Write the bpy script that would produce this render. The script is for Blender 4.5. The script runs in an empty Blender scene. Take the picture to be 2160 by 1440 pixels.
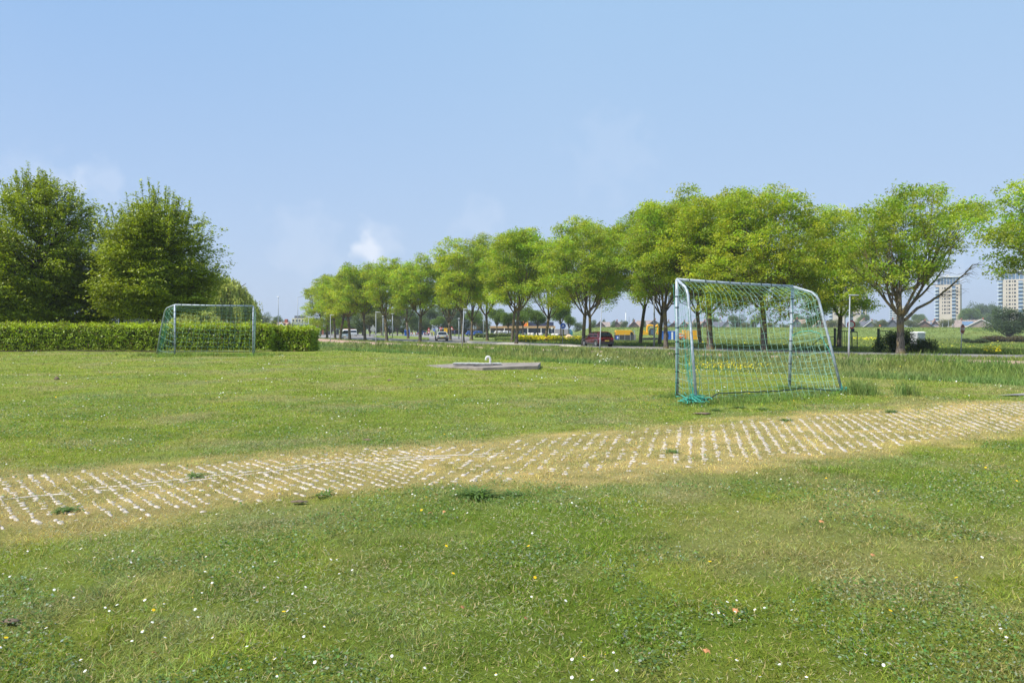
import bpy, bmesh, math, random
import numpy as np
from math import sin, cos, pi, radians, sqrt, atan2
from mathutils import Vector, Matrix, noise as mnoise

SC = bpy.context.scene
COL = SC.collection
# ------------------------------------------------------------------ camera, sky, sun, exposure
F = 1500.0; HOR = 694.0; CH = 1.15            # focal length and horizon in photo pixels, camera height (m)
cam_d = bpy.data.cameras.new("camera"); cam = bpy.data.objects.new("camera", cam_d); COL.objects.link(cam)
cam.location = (0, 0, CH); cam.rotation_euler = (radians(90), 0, 0)
cam_d.sensor_width = 36; cam_d.lens = 36 * F / 2160.0; cam_d.shift_y = (HOR - 720) / 2160.0
cam_d.clip_start = 0.05; cam_d.clip_end = 9000
SC.camera = cam
SUN_EL = radians(54); SUN_AZ = radians(246)    # azimuth clockwise from +Y
sd = bpy.data.lights.new("sun", 'SUN'); sun = bpy.data.objects.new("sun", sd); COL.objects.link(sun)
sd.energy = 4.3; sd.angle = radians(0.5); sd.color = (1.0, 0.94, 0.84)
to_sun = Vector((sin(SUN_AZ) * cos(SUN_EL), cos(SUN_AZ) * cos(SUN_EL), sin(SUN_EL)))
sun.rotation_euler = to_sun.to_track_quat('Z', 'Y').to_euler()
world = bpy.data.worlds.new("World"); SC.world = world; world.use_nodes = True
W = world.node_tree; W.nodes.clear()
def wn(t, **k):
    n = W.nodes.new(t)
    for a, b in k.items(): setattr(n, a, b)
    return n
w_out = wn('ShaderNodeOutputWorld'); w_bg = wn('ShaderNodeBackground'); w_bg.inputs['Strength'].default_value = 0.098
w_sky = wn('ShaderNodeTexSky', sky_type='NISHITA'); w_sky.sun_disc = False
w_sky.sun_elevation = SUN_EL; w_sky.sun_rotation = SUN_AZ
w_sky.altitude = 0; w_sky.air_density = 1.0; w_sky.dust_density = 1.6; w_sky.ozone_density = 3.0
w_tc = wn('ShaderNodeTexCoord')
def mixc(a, b, fac, blend='MIX'):
    m = wn('ShaderNodeMix', data_type='RGBA', blend_type=blend)
    for s, v in ((6, a), (7, b), (0, fac)):
        if isinstance(v, bpy.types.NodeSocket): W.links.new(v, m.inputs[s])
        else: m.inputs[s].default_value = v
    return m.outputs[2]
def mth(op, a, b=0.0, c=0.0):
    m = wn('ShaderNodeMath', operation=op)
    for s, v in enumerate((a, b, c)):
        if isinstance(v, bpy.types.NodeSocket): W.links.new(v, m.inputs[s])
        else: m.inputs[s].default_value = v
    return m.outputs[0]
HAZE_SKY = (4.1, 5.05, 6.7, 1)
w_sx = wn('ShaderNodeSeparateXYZ'); W.links.new(w_tc.outputs['Generated'], w_sx.inputs[0])
def ramp01(x, a, b): return mth('MINIMUM', mth('MAXIMUM', mth('MULTIPLY', mth('SUBTRACT', x, a), 1.0 / (b - a)), 0.0), 1.0)
top_c = mixc((2.3, 3.95, 6.5, 1), (2.95, 4.6, 6.75, 1), ramp01(w_sx.outputs['X'], -.5, .05))
el = mth('POWER', mth('SUBTRACT', 1.0, ramp01(w_sx.outputs['Z'], 0.0, .46)), 1.25)
col = mixc(w_sky.outputs[0], mixc(top_c, HAZE_SKY, el), .85)
# thin cloud wisps: soft masks around fixed sky directions, broken up by noise
w_nz = wn('ShaderNodeTexNoise'); w_nz.inputs['Scale'].default_value = 38; w_nz.inputs['Detail'].default_value = 6
W.links.new(w_tc.outputs['Generated'], w_nz.inputs['Vector'])
w_nb = wn('ShaderNodeTexNoise'); w_nb.inputs['Scale'].default_value = 7; w_nb.inputs['Detail'].default_value = 5
W.links.new(w_tc.outputs['Generated'], w_nb.inputs['Vector'])
def cloud(col, px, py, rad, amt, nz=0.9):
    d = Vector(((px - 1080) / F, 1, (HOR - py) / F)).normalized()
    vs = wn('ShaderNodeVectorMath', operation='DISTANCE'); W.links.new(w_tc.outputs['Generated'], vs.inputs[0]); vs.inputs[1].default_value = d
    m = mth('DIVIDE', vs.outputs['Value'], rad)
    m = mth('ADD', m, mth('MULTIPLY', mth('SUBTRACT', w_nz.outputs['Fac'], 0.5), nz * 2.2))
    m = mth('SUBTRACT', 1.0, m); m = mth('MAXIMUM', m, 0.0); m = mth('MULTIPLY', m, amt * 1.6); m = mth('MINIMUM', m, amt)
    return mixc(col, (8.6, 8.5, 8.6, 1), m)
col = cloud(col, 775, 530, .024, .38, .8); col = cloud(col, 800, 520, .04, .14)
col = cloud(col, 640, 512, .06, .08); col = cloud(col, 1010, 468, .04, .08); col = cloud(col, 60, 385, .045, .07); col = cloud(col, 120, 392, .03, .1)
col = cloud(col, 215, 378, .03, .12); col = cloud(col, 1950, 580, .04, .22); col = cloud(col, 1290, 320, .07, .05)
W.links.new(col, w_bg.inputs['Color']); W.links.new(w_bg.outputs[0], w_out.inputs['Surface'])
SC.view_settings.view_transform = 'Standard'; SC.view_settings.look = 'None'
SC.view_settings.exposure = 0.5; SC.view_settings.gamma = 1.0
SC.cycles.use_denoising = True; SC.cycles.denoising_prefilter = 'ACCURATE'
SC.cycles.max_bounces = 8; SC.cycles.transparent_max_bounces = 12

# ------------------------------------------------------------------ placing
def PX(px, Y): return (px - 1080) / F * Y
def PZ(py, Y): return CH - (py - HOR) / F * Y
def GY(py, z): return F * (CH - z) / (py - HOR)
def G(px, py, z=-0.75):
    Y = GY(py, z); return (PX(px, Y), Y)
def sst(v, a, b):
    t = np.clip((np.asarray(v, float) - a) / (b - a), 0, 1); return t * t * (3 - 2 * t)
def gz(X, Y):
    X = np.asarray(X, float); Y = np.asarray(Y, float)
    n = .75 * X + .66 * Y
    z = .06 * sst(Y, 14, 26) * sst(-X, -2, 6)
    z = z + (.012 * np.sin(1.9 * X + .7 * Y) + .012 * np.sin(.8 * X - 1.7 * Y + 1) + .02 * np.sin(.31 * X + .43 * Y)) * sst(n, 20, 15)
    z = z + (-1.05 - z) * sst(n, 17.3, 24)
    z = z + (-.75 - z) * sst(n, 33, 42)
    z = z + (-1.75 - z) * sst(n, 63, 110) * sst(X, 4, 30)
    d = sst(Y, 222, 262) * sst(Y, 320, 285) * sst(X, 19, 33)
    z = z + (1.72 - z) * d
    return z
def gz1(x, y): return float(gz(x, y))
def fbm(X, Y, s, seed=0):
    """cheap smooth value noise on arrays, 0..1"""
    out = 0; amp = .5; tot = 0
    rs = np.random.RandomState(seed)
    T = rs.rand(64, 64)
    for o in range(4):
        x = np.asarray(X) / s + 13.7 * o; y = np.asarray(Y) / s + 7.1 * o
        xi = np.floor(x).astype(int); yi = np.floor(y).astype(int); fx = x - xi; fy = y - yi
        fx = fx * fx * (3 - 2 * fx); fy = fy * fy * (3 - 2 * fy)
        a = T[xi % 64, yi % 64]; b = T[(xi + 1) % 64, yi % 64]; c = T[xi % 64, (yi + 1) % 64]; d = T[(xi + 1) % 64, (yi + 1) % 64]
        out = out + amp * ((a * (1 - fx) + b * fx) * (1 - fy) + (c * (1 - fx) + d * fx) * fy); tot += amp
        amp *= .5; s = s * .5
    return out / tot

# ------------------------------------------------------------------ materials
MATS = {}
def new_mat(name):
    m = bpy.data.materials.new(name); m.use_nodes = True; MATS[name] = m
    return m, m.node_tree, m.node_tree.nodes['Principled BSDF']
def plain(name, c, rough=.6, metal=0., var=.12, scale=6., bump=0., spec=.5, c2=None, detail=5, coat=0.):
    m, t, b = new_mat(name)
    tc = t.nodes.new('ShaderNodeTexCoord'); nz = t.nodes.new('ShaderNodeTexNoise')
    nz.inputs['Scale'].default_value = scale; nz.inputs['Detail'].default_value = detail
    t.links.new(tc.outputs['Object'], nz.inputs['Vector'])
    r = t.nodes.new('ShaderNodeValToRGB')
    a = [max(0, x * (1 - var)) for x in c]; d = list(c2) if c2 else [min(1, x * (1 + var)) for x in c]
    r.color_ramp.elements[0].position = .32; r.color_ramp.elements[1].position = .68
    r.color_ramp.elements[0].color = (*a, 1); r.color_ramp.elements[1].color = (*d, 1)
    t.links.new(nz.outputs['Fac'], r.inputs[0]); t.links.new(r.outputs[0], b.inputs['Base Color'])
    b.inputs['Roughness'].default_value = rough; b.inputs['Metallic'].default_value = metal
    b.inputs['Specular IOR Level'].default_value = spec; b.inputs['Coat Weight'].default_value = coat
    if bump:
        bp = t.nodes.new('ShaderNodeBump'); bp.inputs['Strength'].default_value = bump; bp.inputs['Distance'].default_value = .02
        t.links.new(nz.outputs['Fac'], bp.inputs['Height']); t.links.new(bp.outputs[0], b.inputs['Normal'])
    return m
def leafmat(name, trans=.35, rough=.5, spec=.25):
    m, t, b = new_mat(name)
    at = t.nodes.new('ShaderNodeAttribute'); at.attribute_name = 'Col'
    t.links.new(at.outputs['Color'], b.inputs['Base Color']); b.inputs['Roughness'].default_value = rough
    b.inputs['Specular IOR Level'].default_value = spec
    tr = t.nodes.new('ShaderNodeBsdfTranslucent'); mx = t.nodes.new('ShaderNodeMixShader'); mx.inputs[0].default_value = trans
    hs = t.nodes.new('ShaderNodeHueSaturation'); hs.inputs['Saturation'].default_value = 1.1; hs.inputs['Value'].default_value = 1.25
    t.links.new(at.outputs['Color'], hs.inputs['Color']); t.links.new(hs.outputs[0], tr.inputs['Color'])
    t.links.new(b.outputs[0], mx.inputs[1]); t.links.new(tr.outputs[0], mx.inputs[2])
    t.links.new(mx.outputs[0], t.nodes['Material Output'].inputs['Surface'])
    return m
leafmat('leaf', .5); leafmat('leaf_dense', .30, .42, .35); leafmat('blade', .38, .6, .2); leafmat('petal', .2, .7, .1)
def barkmat(name, c, lichen):
    m, t, b = new_mat(name)
    tc = t.nodes.new('ShaderNodeTexCoord'); mp = t.nodes.new('ShaderNodeMapping'); mp.inputs['Scale'].default_value = (6, 6, 1.2)
    nz = t.nodes.new('ShaderNodeTexNoise'); nz.inputs['Scale'].default_value = 2.2; nz.inputs['Detail'].default_value = 8
    n2 = t.nodes.new('ShaderNodeTexNoise'); n2.inputs['Scale'].default_value = 1.1; n2.inputs['Detail'].default_value = 3
    t.links.new(tc.outputs['Object'], mp.inputs[0]); t.links.new(mp.outputs[0], nz.inputs['Vector']); t.links.new(tc.outputs['Object'], n2.inputs['Vector'])
    r = t.nodes.new('ShaderNodeValToRGB'); r.color_ramp.elements[0].position = .35; r.color_ramp.elements[1].position = .65
    r.color_ramp.elements[0].color = (c[0] * .45, c[1] * .45, c[2] * .45, 1); r.color_ramp.elements[1].color = (*[x * 1.3 for x in c], 1)
    r2 = t.nodes.new('ShaderNodeValToRGB'); r2.color_ramp.elements[0].position = .48; r2.color_ramp.elements[1].position = .62
    r2.color_ramp.elements[0].color = (0, 0, 0, 1); r2.color_ramp.elements[1].color = (.75, .75, .75, 1)
    mx = t.nodes.new('ShaderNodeMix'); mx.data_type = 'RGBA'
    t.links.new(nz.outputs['Fac'], r.inputs[0]); t.links.new(n2.outputs['Fac'], r2.inputs[0])
    t.links.new(r2.outputs[0], mx.inputs[0]); t.links.new(r.outputs[0], mx.inputs[6]); mx.inputs[7].default_value = (*lichen, 1)
    t.links.new(mx.outputs[2], b.inputs['Base Color']); b.inputs['Roughness'].default_value = .95; b.inputs['Specular IOR Level'].default_value = .1
    bp = t.nodes.new('ShaderNodeBump'); bp.inputs['Strength'].default_value = .8; bp.inputs['Distance'].default_value = .05
    t.links.new(nz.outputs['Fac'], bp.inputs['Height']); t.links.new(bp.outputs[0], b.inputs['Normal'])
barkmat('bark', (.17, .145, .12), (.27, .20, .07)); barkmat('bark_dark', (.085, .07, .055), (.12, .11, .05))
plain('galvanised', (.36, .41, .47), .55, .25, .28, 14, .25); plain('pole_paint', (.30, .33, .36), .5, .2, .12, 5)
plain('rope_teal', (.06, .37, .29), .7, 0, .25, 20); plain('rope_green', (.25, .47, .39), .7, 0, .3, 12); plain('rope_dark', (.02, .045, .045), .7)
plain('concrete', (.25, .215, .185), .9, 0, .3, 5, .4); plain('paver', (.50, .44, .385), .95, 0, .3, 18, .3)
plain('plastic_white', (.66, .64, .61), .35, 0, .08, 5); plain('grate_white', (.52, .51, .49), .5, .1, .3, 16)
plain('asphalt', (.23, .215, .205), .9, 0, .2, 1.2, .2); plain('clinker', (.40, .27, .20), .9, 0, .2, 2.5, .1, c2=(.50, .33, .25))
plain('kerb', (.27, .26, .25), .85, 0, .2, 3); plain('soil', (.15, .11, .075), .95, 0, .3, 4, .3)
plain('black', (.012, .012, .014), .6); plain('rubber', (.02, .02, .022), .85); plain('rim', (.55, .56, .58), .3, .8)
plain('glass_dark', (.018, .024, .032), .06, 0, .1, 3, spec=.8); plain('glass_blue', (.10, .17, .27), .08, 0, .3, .4, spec=.9)
plain('car_red', (.10, .006, .012), .22, .25, .1, 3, coat=.8); plain('car_white', (.78, .78, .78), .25, 0, .04, 3, coat=.8)
plain('car_silver', (.62, .63, .63), .28, .35, .05, 3, coat=.7); plain('car_blue', (.03, .09, .30), .3, .1, .1, 3, coat=.5); plain('cladding', (.05, .05, .055), .7)
plain('lamp_red', (.45, .015, .01), .25); plain('lamp_orange', (.8, .25, .02), .3); plain('plate', (.85, .62, .04), .5)
plain('yellow', (.82, .42, .008), .4, 0, .06, 2); plain('yellow_sign', (.9, .52, .01), .45); plain('orange', (.85, .20, .02), .5); plain('ochre', (.55, .33, .16), .7, 0, .12, 3)
plain('blue_sign', (.01, .09, .52), .4, 0, .05); plain('blue_box', (.02, .14, .55), .5, 0, .12, 2); plain('navy', (.025, .035, .09), .5)
plain('sign_white', (.82, .82, .80), .45, 0, .04); plain('sign_red', (.55, .02, .02), .45); plain('sign_red_shaded', (.22, .05, .03), .6, 0, .25, 8)  # last red is the stop sign face, darkened to stand for shade
plain('sign_grey', (.45, .47, .49), .5, .3); plain('dark_green_steel', (.035, .055, .05), .55); plain('grey_cabin', (.42, .42, .44), .6, 0, .06)
plain('teal', (.02, .22, .26), .4); plain('cream', (.68, .62, .46), .8, 0, .08, .3); plain('render_white', (.74, .72, .68), .8, 0, .06, .5)
plain('timber_brown', (.14, .085, .065), .85, 0, .2, 1.5); plain('tile_brown', (.30, .235, .205), .85, 0, .16, .8); plain('tile_grey', (.11, .115, .14), .8, 0, .2, .8)
plain('tile_red', (.33, .13, .09), .85, 0, .18, .8); plain('tile_rust', (.34, .225, .17), .85, 0, .2, .8); plain('trim_dark', (.05, .05, .055), .7)
plain('tower_stone', (.56, .49, .42), .85, 0, .07, .3); plain('tower_grey', (.50, .50, .50), .8, 0, .07, .3); plain('balcony', (.55, .62, .68), .4)
plain('sand', (.66, .46, .30), .95, 0, .15, 3); plain('bag', (.72, .68, .63), .85, 0, .12, 2); plain('bridge_steel', (.52, .57, .63), .5, .1); plain('bridge_dark', (.16, .17, .19), .8)
plain('brick_red', (.36, .12, .08), .9, 0, .2, 1); plain('brown_leaf', (.48, .22, .09), .8, 0, .3, 30); plain('wood_post', (.30, .24, .10), .9, 0, .3, 4)
plain('mauve_facade', (.38, .34, .36), .85, 0, .12, .5); plain('hedge_core', (.02, .03, .01), .95); plain('skin', (.55, .33, .24), .6); plain('hivis', (.75, .75, .02), .7); plain('cloth', (.05, .06, .12), .8)
# ground: colour attribute (kind of ground) broken up by fine procedural noise
m, t, b = new_mat('ground')
at = t.nodes.new('ShaderNodeAttribute'); at.attribute_name = 'Col'; tc = t.nodes.new('ShaderNodeTexCoord')
n1 = t.nodes.new('ShaderNodeTexNoise'); n1.inputs['Scale'].default_value = 55; n1.inputs['Detail'].default_value = 8; n1.inputs['Roughness'].default_value = .75
n2 = t.nodes.new('ShaderNodeTexNoise'); n2.inputs['Scale'].default_value = 1.7; n2.inputs['Detail'].default_value = 9; n2.inputs['Roughness'].default_value = .7
t.links.new(tc.outputs['Object'], n1.inputs['Vector']); t.links.new(tc.outputs['Object'], n2.inputs['Vector'])
ad = t.nodes.new('ShaderNodeMath'); ad.operation = 'ADD'; t.links.new(n1.outputs['Fac'], ad.inputs[0]); t.links.new(n2.outputs['Fac'], ad.inputs[1])
mr = t.nodes.new('ShaderNodeMapRange'); mr.inputs[1].default_value = .65; mr.inputs[2].default_value = 1.35; mr.inputs[3].default_value = .6; mr.inputs[4].default_value = 1.4
t.links.new(ad.outputs[0], mr.inputs[0])
vm = t.nodes.new('ShaderNodeVectorMath'); vm.operation = 'SCALE'; t.links.new(at.outputs['Color'], vm.inputs[0]); t.links.new(mr.outputs[0], vm.inputs['Scale'])
t.links.new(vm.outputs[0], b.inputs['Base Color']); b.inputs['Roughness'].default_value = .95; b.inputs['Specular IOR Level'].default_value = .1
bp = t.nodes.new('ShaderNodeBump'); bp.inputs['Strength'].default_value = .9; bp.inputs['Distance'].default_value = .03
t.links.new(ad.outputs[0], bp.inputs['Height']); t.links.new(bp.outputs[0], b.inputs['Normal'])
# stone island: lit slabs and dark shadows painted on as diagonal stripes
m, t, b = new_mat('island_stone_shadows')
tc = t.nodes.new('ShaderNodeTexCoord'); wv = t.nodes.new('ShaderNodeTexWave'); wv.inputs['Scale'].default_value = .21; wv.inputs['Distortion'].default_value = 3.5; wv.inputs['Detail'].default_value = 3
wv.bands_direction = 'DIAGONAL'; t.links.new(tc.outputs['Object'], wv.inputs['Vector'])
r = t.nodes.new('ShaderNodeValToRGB'); r.color_ramp.elements[0].position = .35; r.color_ramp.elements[1].position = .6
r.color_ramp.elements[0].color = (.12, .12, .13, 1); r.color_ramp.elements[1].color = (.62, .56, .5, 1)
t.links.new(wv.outputs['Fac'], r.inputs[0]); t.links.new(r.outputs[0], b.inputs['Base Color']); b.inputs['Roughness'].default_value = .9

# ------------------------------------------------------------------ builders
def setp(o, label=None, cat=None, group=None, kind=None):
    if label: o['label'] = label
    if cat: o['category'] = cat
    if group: o['group'] = group
    if kind: o['kind'] = kind
    return o
def thing(name, label, cat, loc=(0, 0, 0), rotz=0, group=None):
    o = bpy.data.objects.new(name, None); COL.objects.link(o); o.empty_display_size = .2
    o.location = loc; o.rotation_euler = (0, 0, rotz)
    return setp(o, label, cat, group)
def link_mesh(name, me, parent=None, smooth=False):
    o = bpy.data.objects.new(name, me); COL.objects.link(o)
    if parent is not None: o.parent = parent
    return o
class MB:
    def __init__(s): s.v = []; s.f = []; s.mi = []; s.mats = []
    def _m(s, mat):
        if mat not in s.mats: s.mats.append(mat)
        return s.mats.index(mat)
    def face(s, idx, mat): s.f.append(idx); s.mi.append(s._m(mat))
    def poly(s, pts, mat):
        k = len(s.v); s.v += [tuple(p) for p in pts]; s.face(list(range(k, k + len(pts))), mat)
    def box(s, c, size, mat, rz=0, taper=1.0, bev=0):
        x, y, z = size[0] / 2, size[1] / 2, size[2] / 2; k = len(s.v); cr, sr = cos(rz), sin(rz)
        for dz in (-1, 1):
            q = taper if dz > 0 else 1
            for dx, dy in ((-1, -1), (1, -1), (1, 1), (-1, 1)):
                px, py = dx * x * q, dy * y * q
                s.v.append((c[0] + px * cr - py * sr, c[1] + px * sr + py * cr, c[2] + dz * z))
        for q in ((3, 2, 1, 0), (4, 5, 6, 7), (0, 1, 5, 4), (1, 2, 6, 5), (2, 3, 7, 6), (3, 0, 4, 7)): s.face([k + i for i in q], mat)
    def tube(s, pts, rad, mat, n=8, cap=True):
        pts = [Vector(p) for p in pts]; L = len(pts)
        if not hasattr(rad, '__len__'): rad = [rad] * L
        k = len(s.v); up = Vector((0, 0, 1)); prev = None
        for i, p in enumerate(pts):
            d = (pts[min(i + 1, L - 1)] - pts[max(i - 1, 0)])
            if d.length < 1e-9: d = Vector((0, 0, 1))
            d.normalize()
            if prev is None:
                a = d.orthogonal().normalized()
            else:
                a = prev - d * prev.dot(d)
                a = a.normalized() if a.length > 1e-6 else d.orthogonal().normalized()
            prev = a; bb = d.cross(a)
            for j in range(n):
                th = 2 * pi * j / n; s.v.append(tuple(p + (a * cos(th) + bb * sin(th)) * rad[i]))
        for i in range(L - 1):
            for j in range(n):
                s.face([k + i * n + j, k + i * n + (j + 1) % n, k + (i + 1) * n + (j + 1) % n, k + (i + 1) * n + j], mat)
        if cap:
            s.face([k + j for j in range(n)][::-1], mat); s.face([k + (L - 1) * n + j for j in range(n)], mat)
    def prism(s, poly, a, b, mat, axis='y', scale=1.0, mat_side=None):
        """polygon (u,v) extruded between a and b along an axis; poly in (x,z) for 'y', (y,z) for 'x', (x,y) for 'z'"""
        k = len(s.v); n = len(poly)
        for t, q in ((a, 1.0), (b, scale)):
            for u, v in poly:
                u2, v2 = u * q, v
                s.v.append((u2, t, v2) if axis == 'y' else (t, u2, v2) if axis == 'x' else (u2, v, t))
        s.face([k + i for i in range(n)], mat); s.face([k + n + i for i in range(n)][::-1], mat)
        for i in range(n): s.face([k + (i + 1) % n, k + i, k + n + i, k + n + (i + 1) % n], mat_side or mat)
    def loft(s, rings, mat, cap=True):
        k = len(s.v); n = len(rings[0])
        for r in rings: s.v += [tuple(p) for p in r]
        for i in range(len(rings) - 1):
            for j in range(n): s.face([k + i * n + j, k + i * n + (j + 1) % n, k + (i + 1) * n + (j + 1) % n, k + (i + 1) * n + j], mat)
        if cap: s.face([k + j for j in range(n)][::-1], mat); s.face([k + (len(rings) - 1) * n + j for j in range(n)], mat)
    def disc(s, c, r, n, mat, normal=(0, -1, 0), th=.02, ang=0):
        nrm = Vector(normal).normalized(); a = nrm.orthogonal().normalized()
        if abs(nrm.z) < .9: a = Vector((0, 0, 1)).cross(nrm).normalized()
        bb = nrm.cross(a); c = Vector(c)
        ring = lambda off: [c + nrm * off + (a * cos(ang + 2 * pi * i / n) + bb * sin(ang + 2 * pi * i / n)) * r for i in range(n)]
        s.loft([ring(-th / 2), ring(th / 2)], mat)
    def mesh(s, name, smooth=False):
        me = bpy.data.meshes.new(name); me.from_pydata(s.v, [], s.f)
        for m_ in s.mats: me.materials.append(MATS[m_])
        me.polygons.foreach_set('material_index', s.mi)
        bm = bmesh.new(); bm.from_mesh(me); bmesh.ops.recalc_face_normals(bm, faces=bm.faces); bm.to_mesh(me); bm.free()
        if smooth: me.polygons.foreach_set('use_smooth', [True] * len(me.polygons))
        return me
    def build(s, name, parent=None, smooth=False): return link_mesh(name, s.mesh(name, smooth), parent)
def bevel(o, w=.01, seg=2):
    md = o.modifiers.new('bevel', 'BEVEL'); md.width = w; md.segments = seg; md.limit_method = 'ANGLE'; md.angle_limit = radians(40); return o
def fast_mesh(name, V, Fc, k, mat, colors=None, smooth=False):
    """V (N,3) array, Fc (M,k) index array, all faces with k corners"""
    me = bpy.data.meshes.new(name); N = len(V); M = len(Fc)
    me.vertices.add(N); me.vertices.foreach_set('co', np.asarray(V, np.float32).ravel())
    me.loops.add(M * k); me.loops.foreach_set('vertex_index', np.asarray(Fc, np.int32).ravel())
    me.polygons.add(M); me.polygons.foreach_set('loop_start', np.arange(0, M * k, k, dtype=np.int32))
    me.polygons.foreach_set('loop_total', np.full(M, k, np.int32))
    if smooth: me.polygons.foreach_set('use_smooth', np.ones(M, bool))
    me.update(calc_edges=True)
    if colors is not None:
        a = me.attributes.new('Col', 'FLOAT_COLOR', 'POINT'); c = np.ones((N, 4), np.float32); c[:, :3] = colors
        a.data.foreach_set('color', c.ravel())
    me.materials.append(MATS[mat]); return me
def unit(a): return a / np.maximum(np.linalg.norm(a, axis=1, keepdims=True), 1e-9)
def leaves_mesh(name, C, size, aspect, col, rs, up=.6, mat='leaf', direc=None, droop=0.):
    """rhombic leaves at centres C with upward biased normals"""
    N = len(C); nrm = rs.normal(size=(N, 3)); nrm[:, 2] = np.abs(nrm[:, 2]) + up; nrm = unit(nrm)
    d = rs.normal(size=(N, 3)) if direc is None else direc + rs.normal(size=(N, 3)) * .45
    d[:, 2] -= droop; d = unit(d - nrm * np.sum(d * nrm, axis=1, keepdims=True)); s_ = np.cross(nrm, d)
    L = (size * rs.uniform(.7, 1.3, N))[:, None]; Wd = L * aspect
    V = np.empty((N, 4, 3)); V[:, 0] = C - d * L * .5; V[:, 1] = C + s_ * Wd * .5 + d * L * .05; V[:, 2] = C + d * L * .5; V[:, 3] = C - s_ * Wd * .5 + d * L * .05
    Fc = np.arange(N * 4).reshape(N, 4)
    return fast_mesh(name, V.reshape(-1, 3), Fc, 4, mat, np.repeat(col, 4, axis=0))
def tint(n, base, rs, v=.18, hue=.08):
    c = np.array(base)[None, :] * rs.uniform(1 - v, 1 + v, (n, 1)); c = c * (1 + rs.normal(size=(n, 3)) * hue); return np.clip(c, .002, .95)

# ------------------------------------------------------------------ the grass track (plan outline)
NEARX = [-9, -6, -2.78, -1.2, .07, 1.57, 3.74, 5.6, 8.2, 12, 18, 30]; NEARY = [.6, 2.3, 3.86, 4.62, 5.1, 5.6, 6.75, 7.75, 9.1, 11.0, 14.0, 20]
FARX = [-9, -7, -4.04, -1.67, .1, 2.58, 5.6, 8.17, 12, 18, 30]; FARY = [2.6, 4.0, 5.65, 6.7, 7.7, 9.3, 10.5, 11.4, 12.9, 15.6, 21.5]
def track_v(X, Y):
    yn = np.interp(X, NEARX, NEARY); yf = np.interp(X, FARX, FARY); return (Y - yn) / (yf - yn), yf - yn
def track_mask(X, Y):
    w = (fbm(X, Y, .45, 5) - .5) * 1.1
    v, wd = track_v(X, Y); v = v + w / wd
    return sst(v, -.06, .16) * sst(v, 1.10, .80)
GREEN1 = np.array((.255, .31, .042)); GREEN2 = np.array((.175, .25, .03)); OLIVE = np.array((.31, .29, .095)); STRAW = np.array((.76, .58, .20))
def lawn_col(X, Y):
    a = fbm(X, Y, 1.1, 1) * .6 + fbm(X, Y, .3, 7) * .4; b2 = fbm(X, Y, .55, 2); c = fbm(X + 50, Y, 4.5, 3)
    m1 = sst(a, .38, .62)[..., None]; m2 = sst(b2, .55, .75)[..., None]; m3 = sst(c, .5, .7)[..., None]
    k = GREEN1 * m1 + GREEN2 * (1 - m1); k = k * (1 - .55 * m2) + OLIVE * .55 * m2; k = k * (1 - .35 * m3) + np.array((.28, .33, .06)) * .35 * m3
    far = sst(Y, 6, 16)[..., None]; k = k * (1 - .4 * far) + np.array((.27, .32, .055)) * .4 * far
    dry = sst(fbm(X - 20, Y + 9, .9, 8), .54, .70)[..., None]; k = k * (1 - .45 * dry) + np.array((.36, .31, .15)) * .45 * dry
    tm = track_mask(X, Y)[..., None]; g = sst(fbm(X, Y, .35, 4), .38, .64)[..., None]
    g2 = sst(fbm(X, Y, .13, 14), .5, .62)[..., None]; g = np.clip(g * .6 + g2 * .75, 0, 1); tr = STRAW * (1 - .8 * g) + np.array((.30, .31, .07)) * .8 * g
    return k * (1 - tm) + tr * tm
def ground_col(X, Y):
    n = .75 * X + .66 * Y
    k = lawn_col(X, Y) * .78
    tm = track_mask(X, Y)[..., None]
    k = k * (1 - .35 * tm) + np.array((.34, .26, .15)) * .25 * tm
    wild = sst(n, 17.2, 19)[..., None] * sst(n, 43.5, 42)[..., None]
    k = k * (1 - wild) + np.array((.085, .12, .035)) * wild
    verge = sst(n, 42, 43.5)[..., None]
    vc = np.array((.15, .19, .05)) + 0 * k
    mm = fbm(X, Y, 6., 9)[..., None]; field = np.array((.15, .21, .05)) * mm + np.array((.21, .235, .07)) * (1 - mm)
    ff = sst(n, 66, 80)[..., None]; vc = vc * (1 - ff) + field * ff
    k = k * (1 - verge) + vc * verge
    dk = (sst(Y, 222, 240) * sst(X, 19, 33))[..., None]; m2 = fbm(X * .35, Y * 1.2, 5., 19)[..., None]
    k = k * (1 - dk) + (np.array((.20, .24, .055)) * m2 + np.array((.13, .19, .05)) * (1 - m2)) * dk
    return k

# ------------------------------------------------------------------ ground sheet
def axis_pts(lim, n, fine):
    t = np.linspace(-1, 1, n); s_ = math.asinh(lim / fine); return fine * np.sinh(s_ * t)
gx = axis_pts(4500, 620, 9.0); gy = axis_pts(4500, 760, 9.0) + 8
XX, YY = np.meshgrid(gx, gy); ZZ = gz(XX, YY)
V = np.stack([XX, YY, ZZ], -1).reshape(-1, 3); ny, nx = XX.shape
i = np.arange(ny * nx).reshape(ny, nx); Fc = np.stack([i[:-1, :-1], i[:-1, 1:], i[1:, 1:], i[1:, :-1]], -1).reshape(-1, 4)
o = link_mesh('ground', fast_mesh('ground', V, Fc, 4, 'ground', ground_col(XX, YY).reshape(-1, 3), True)); setp(o, kind='structure')

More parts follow.
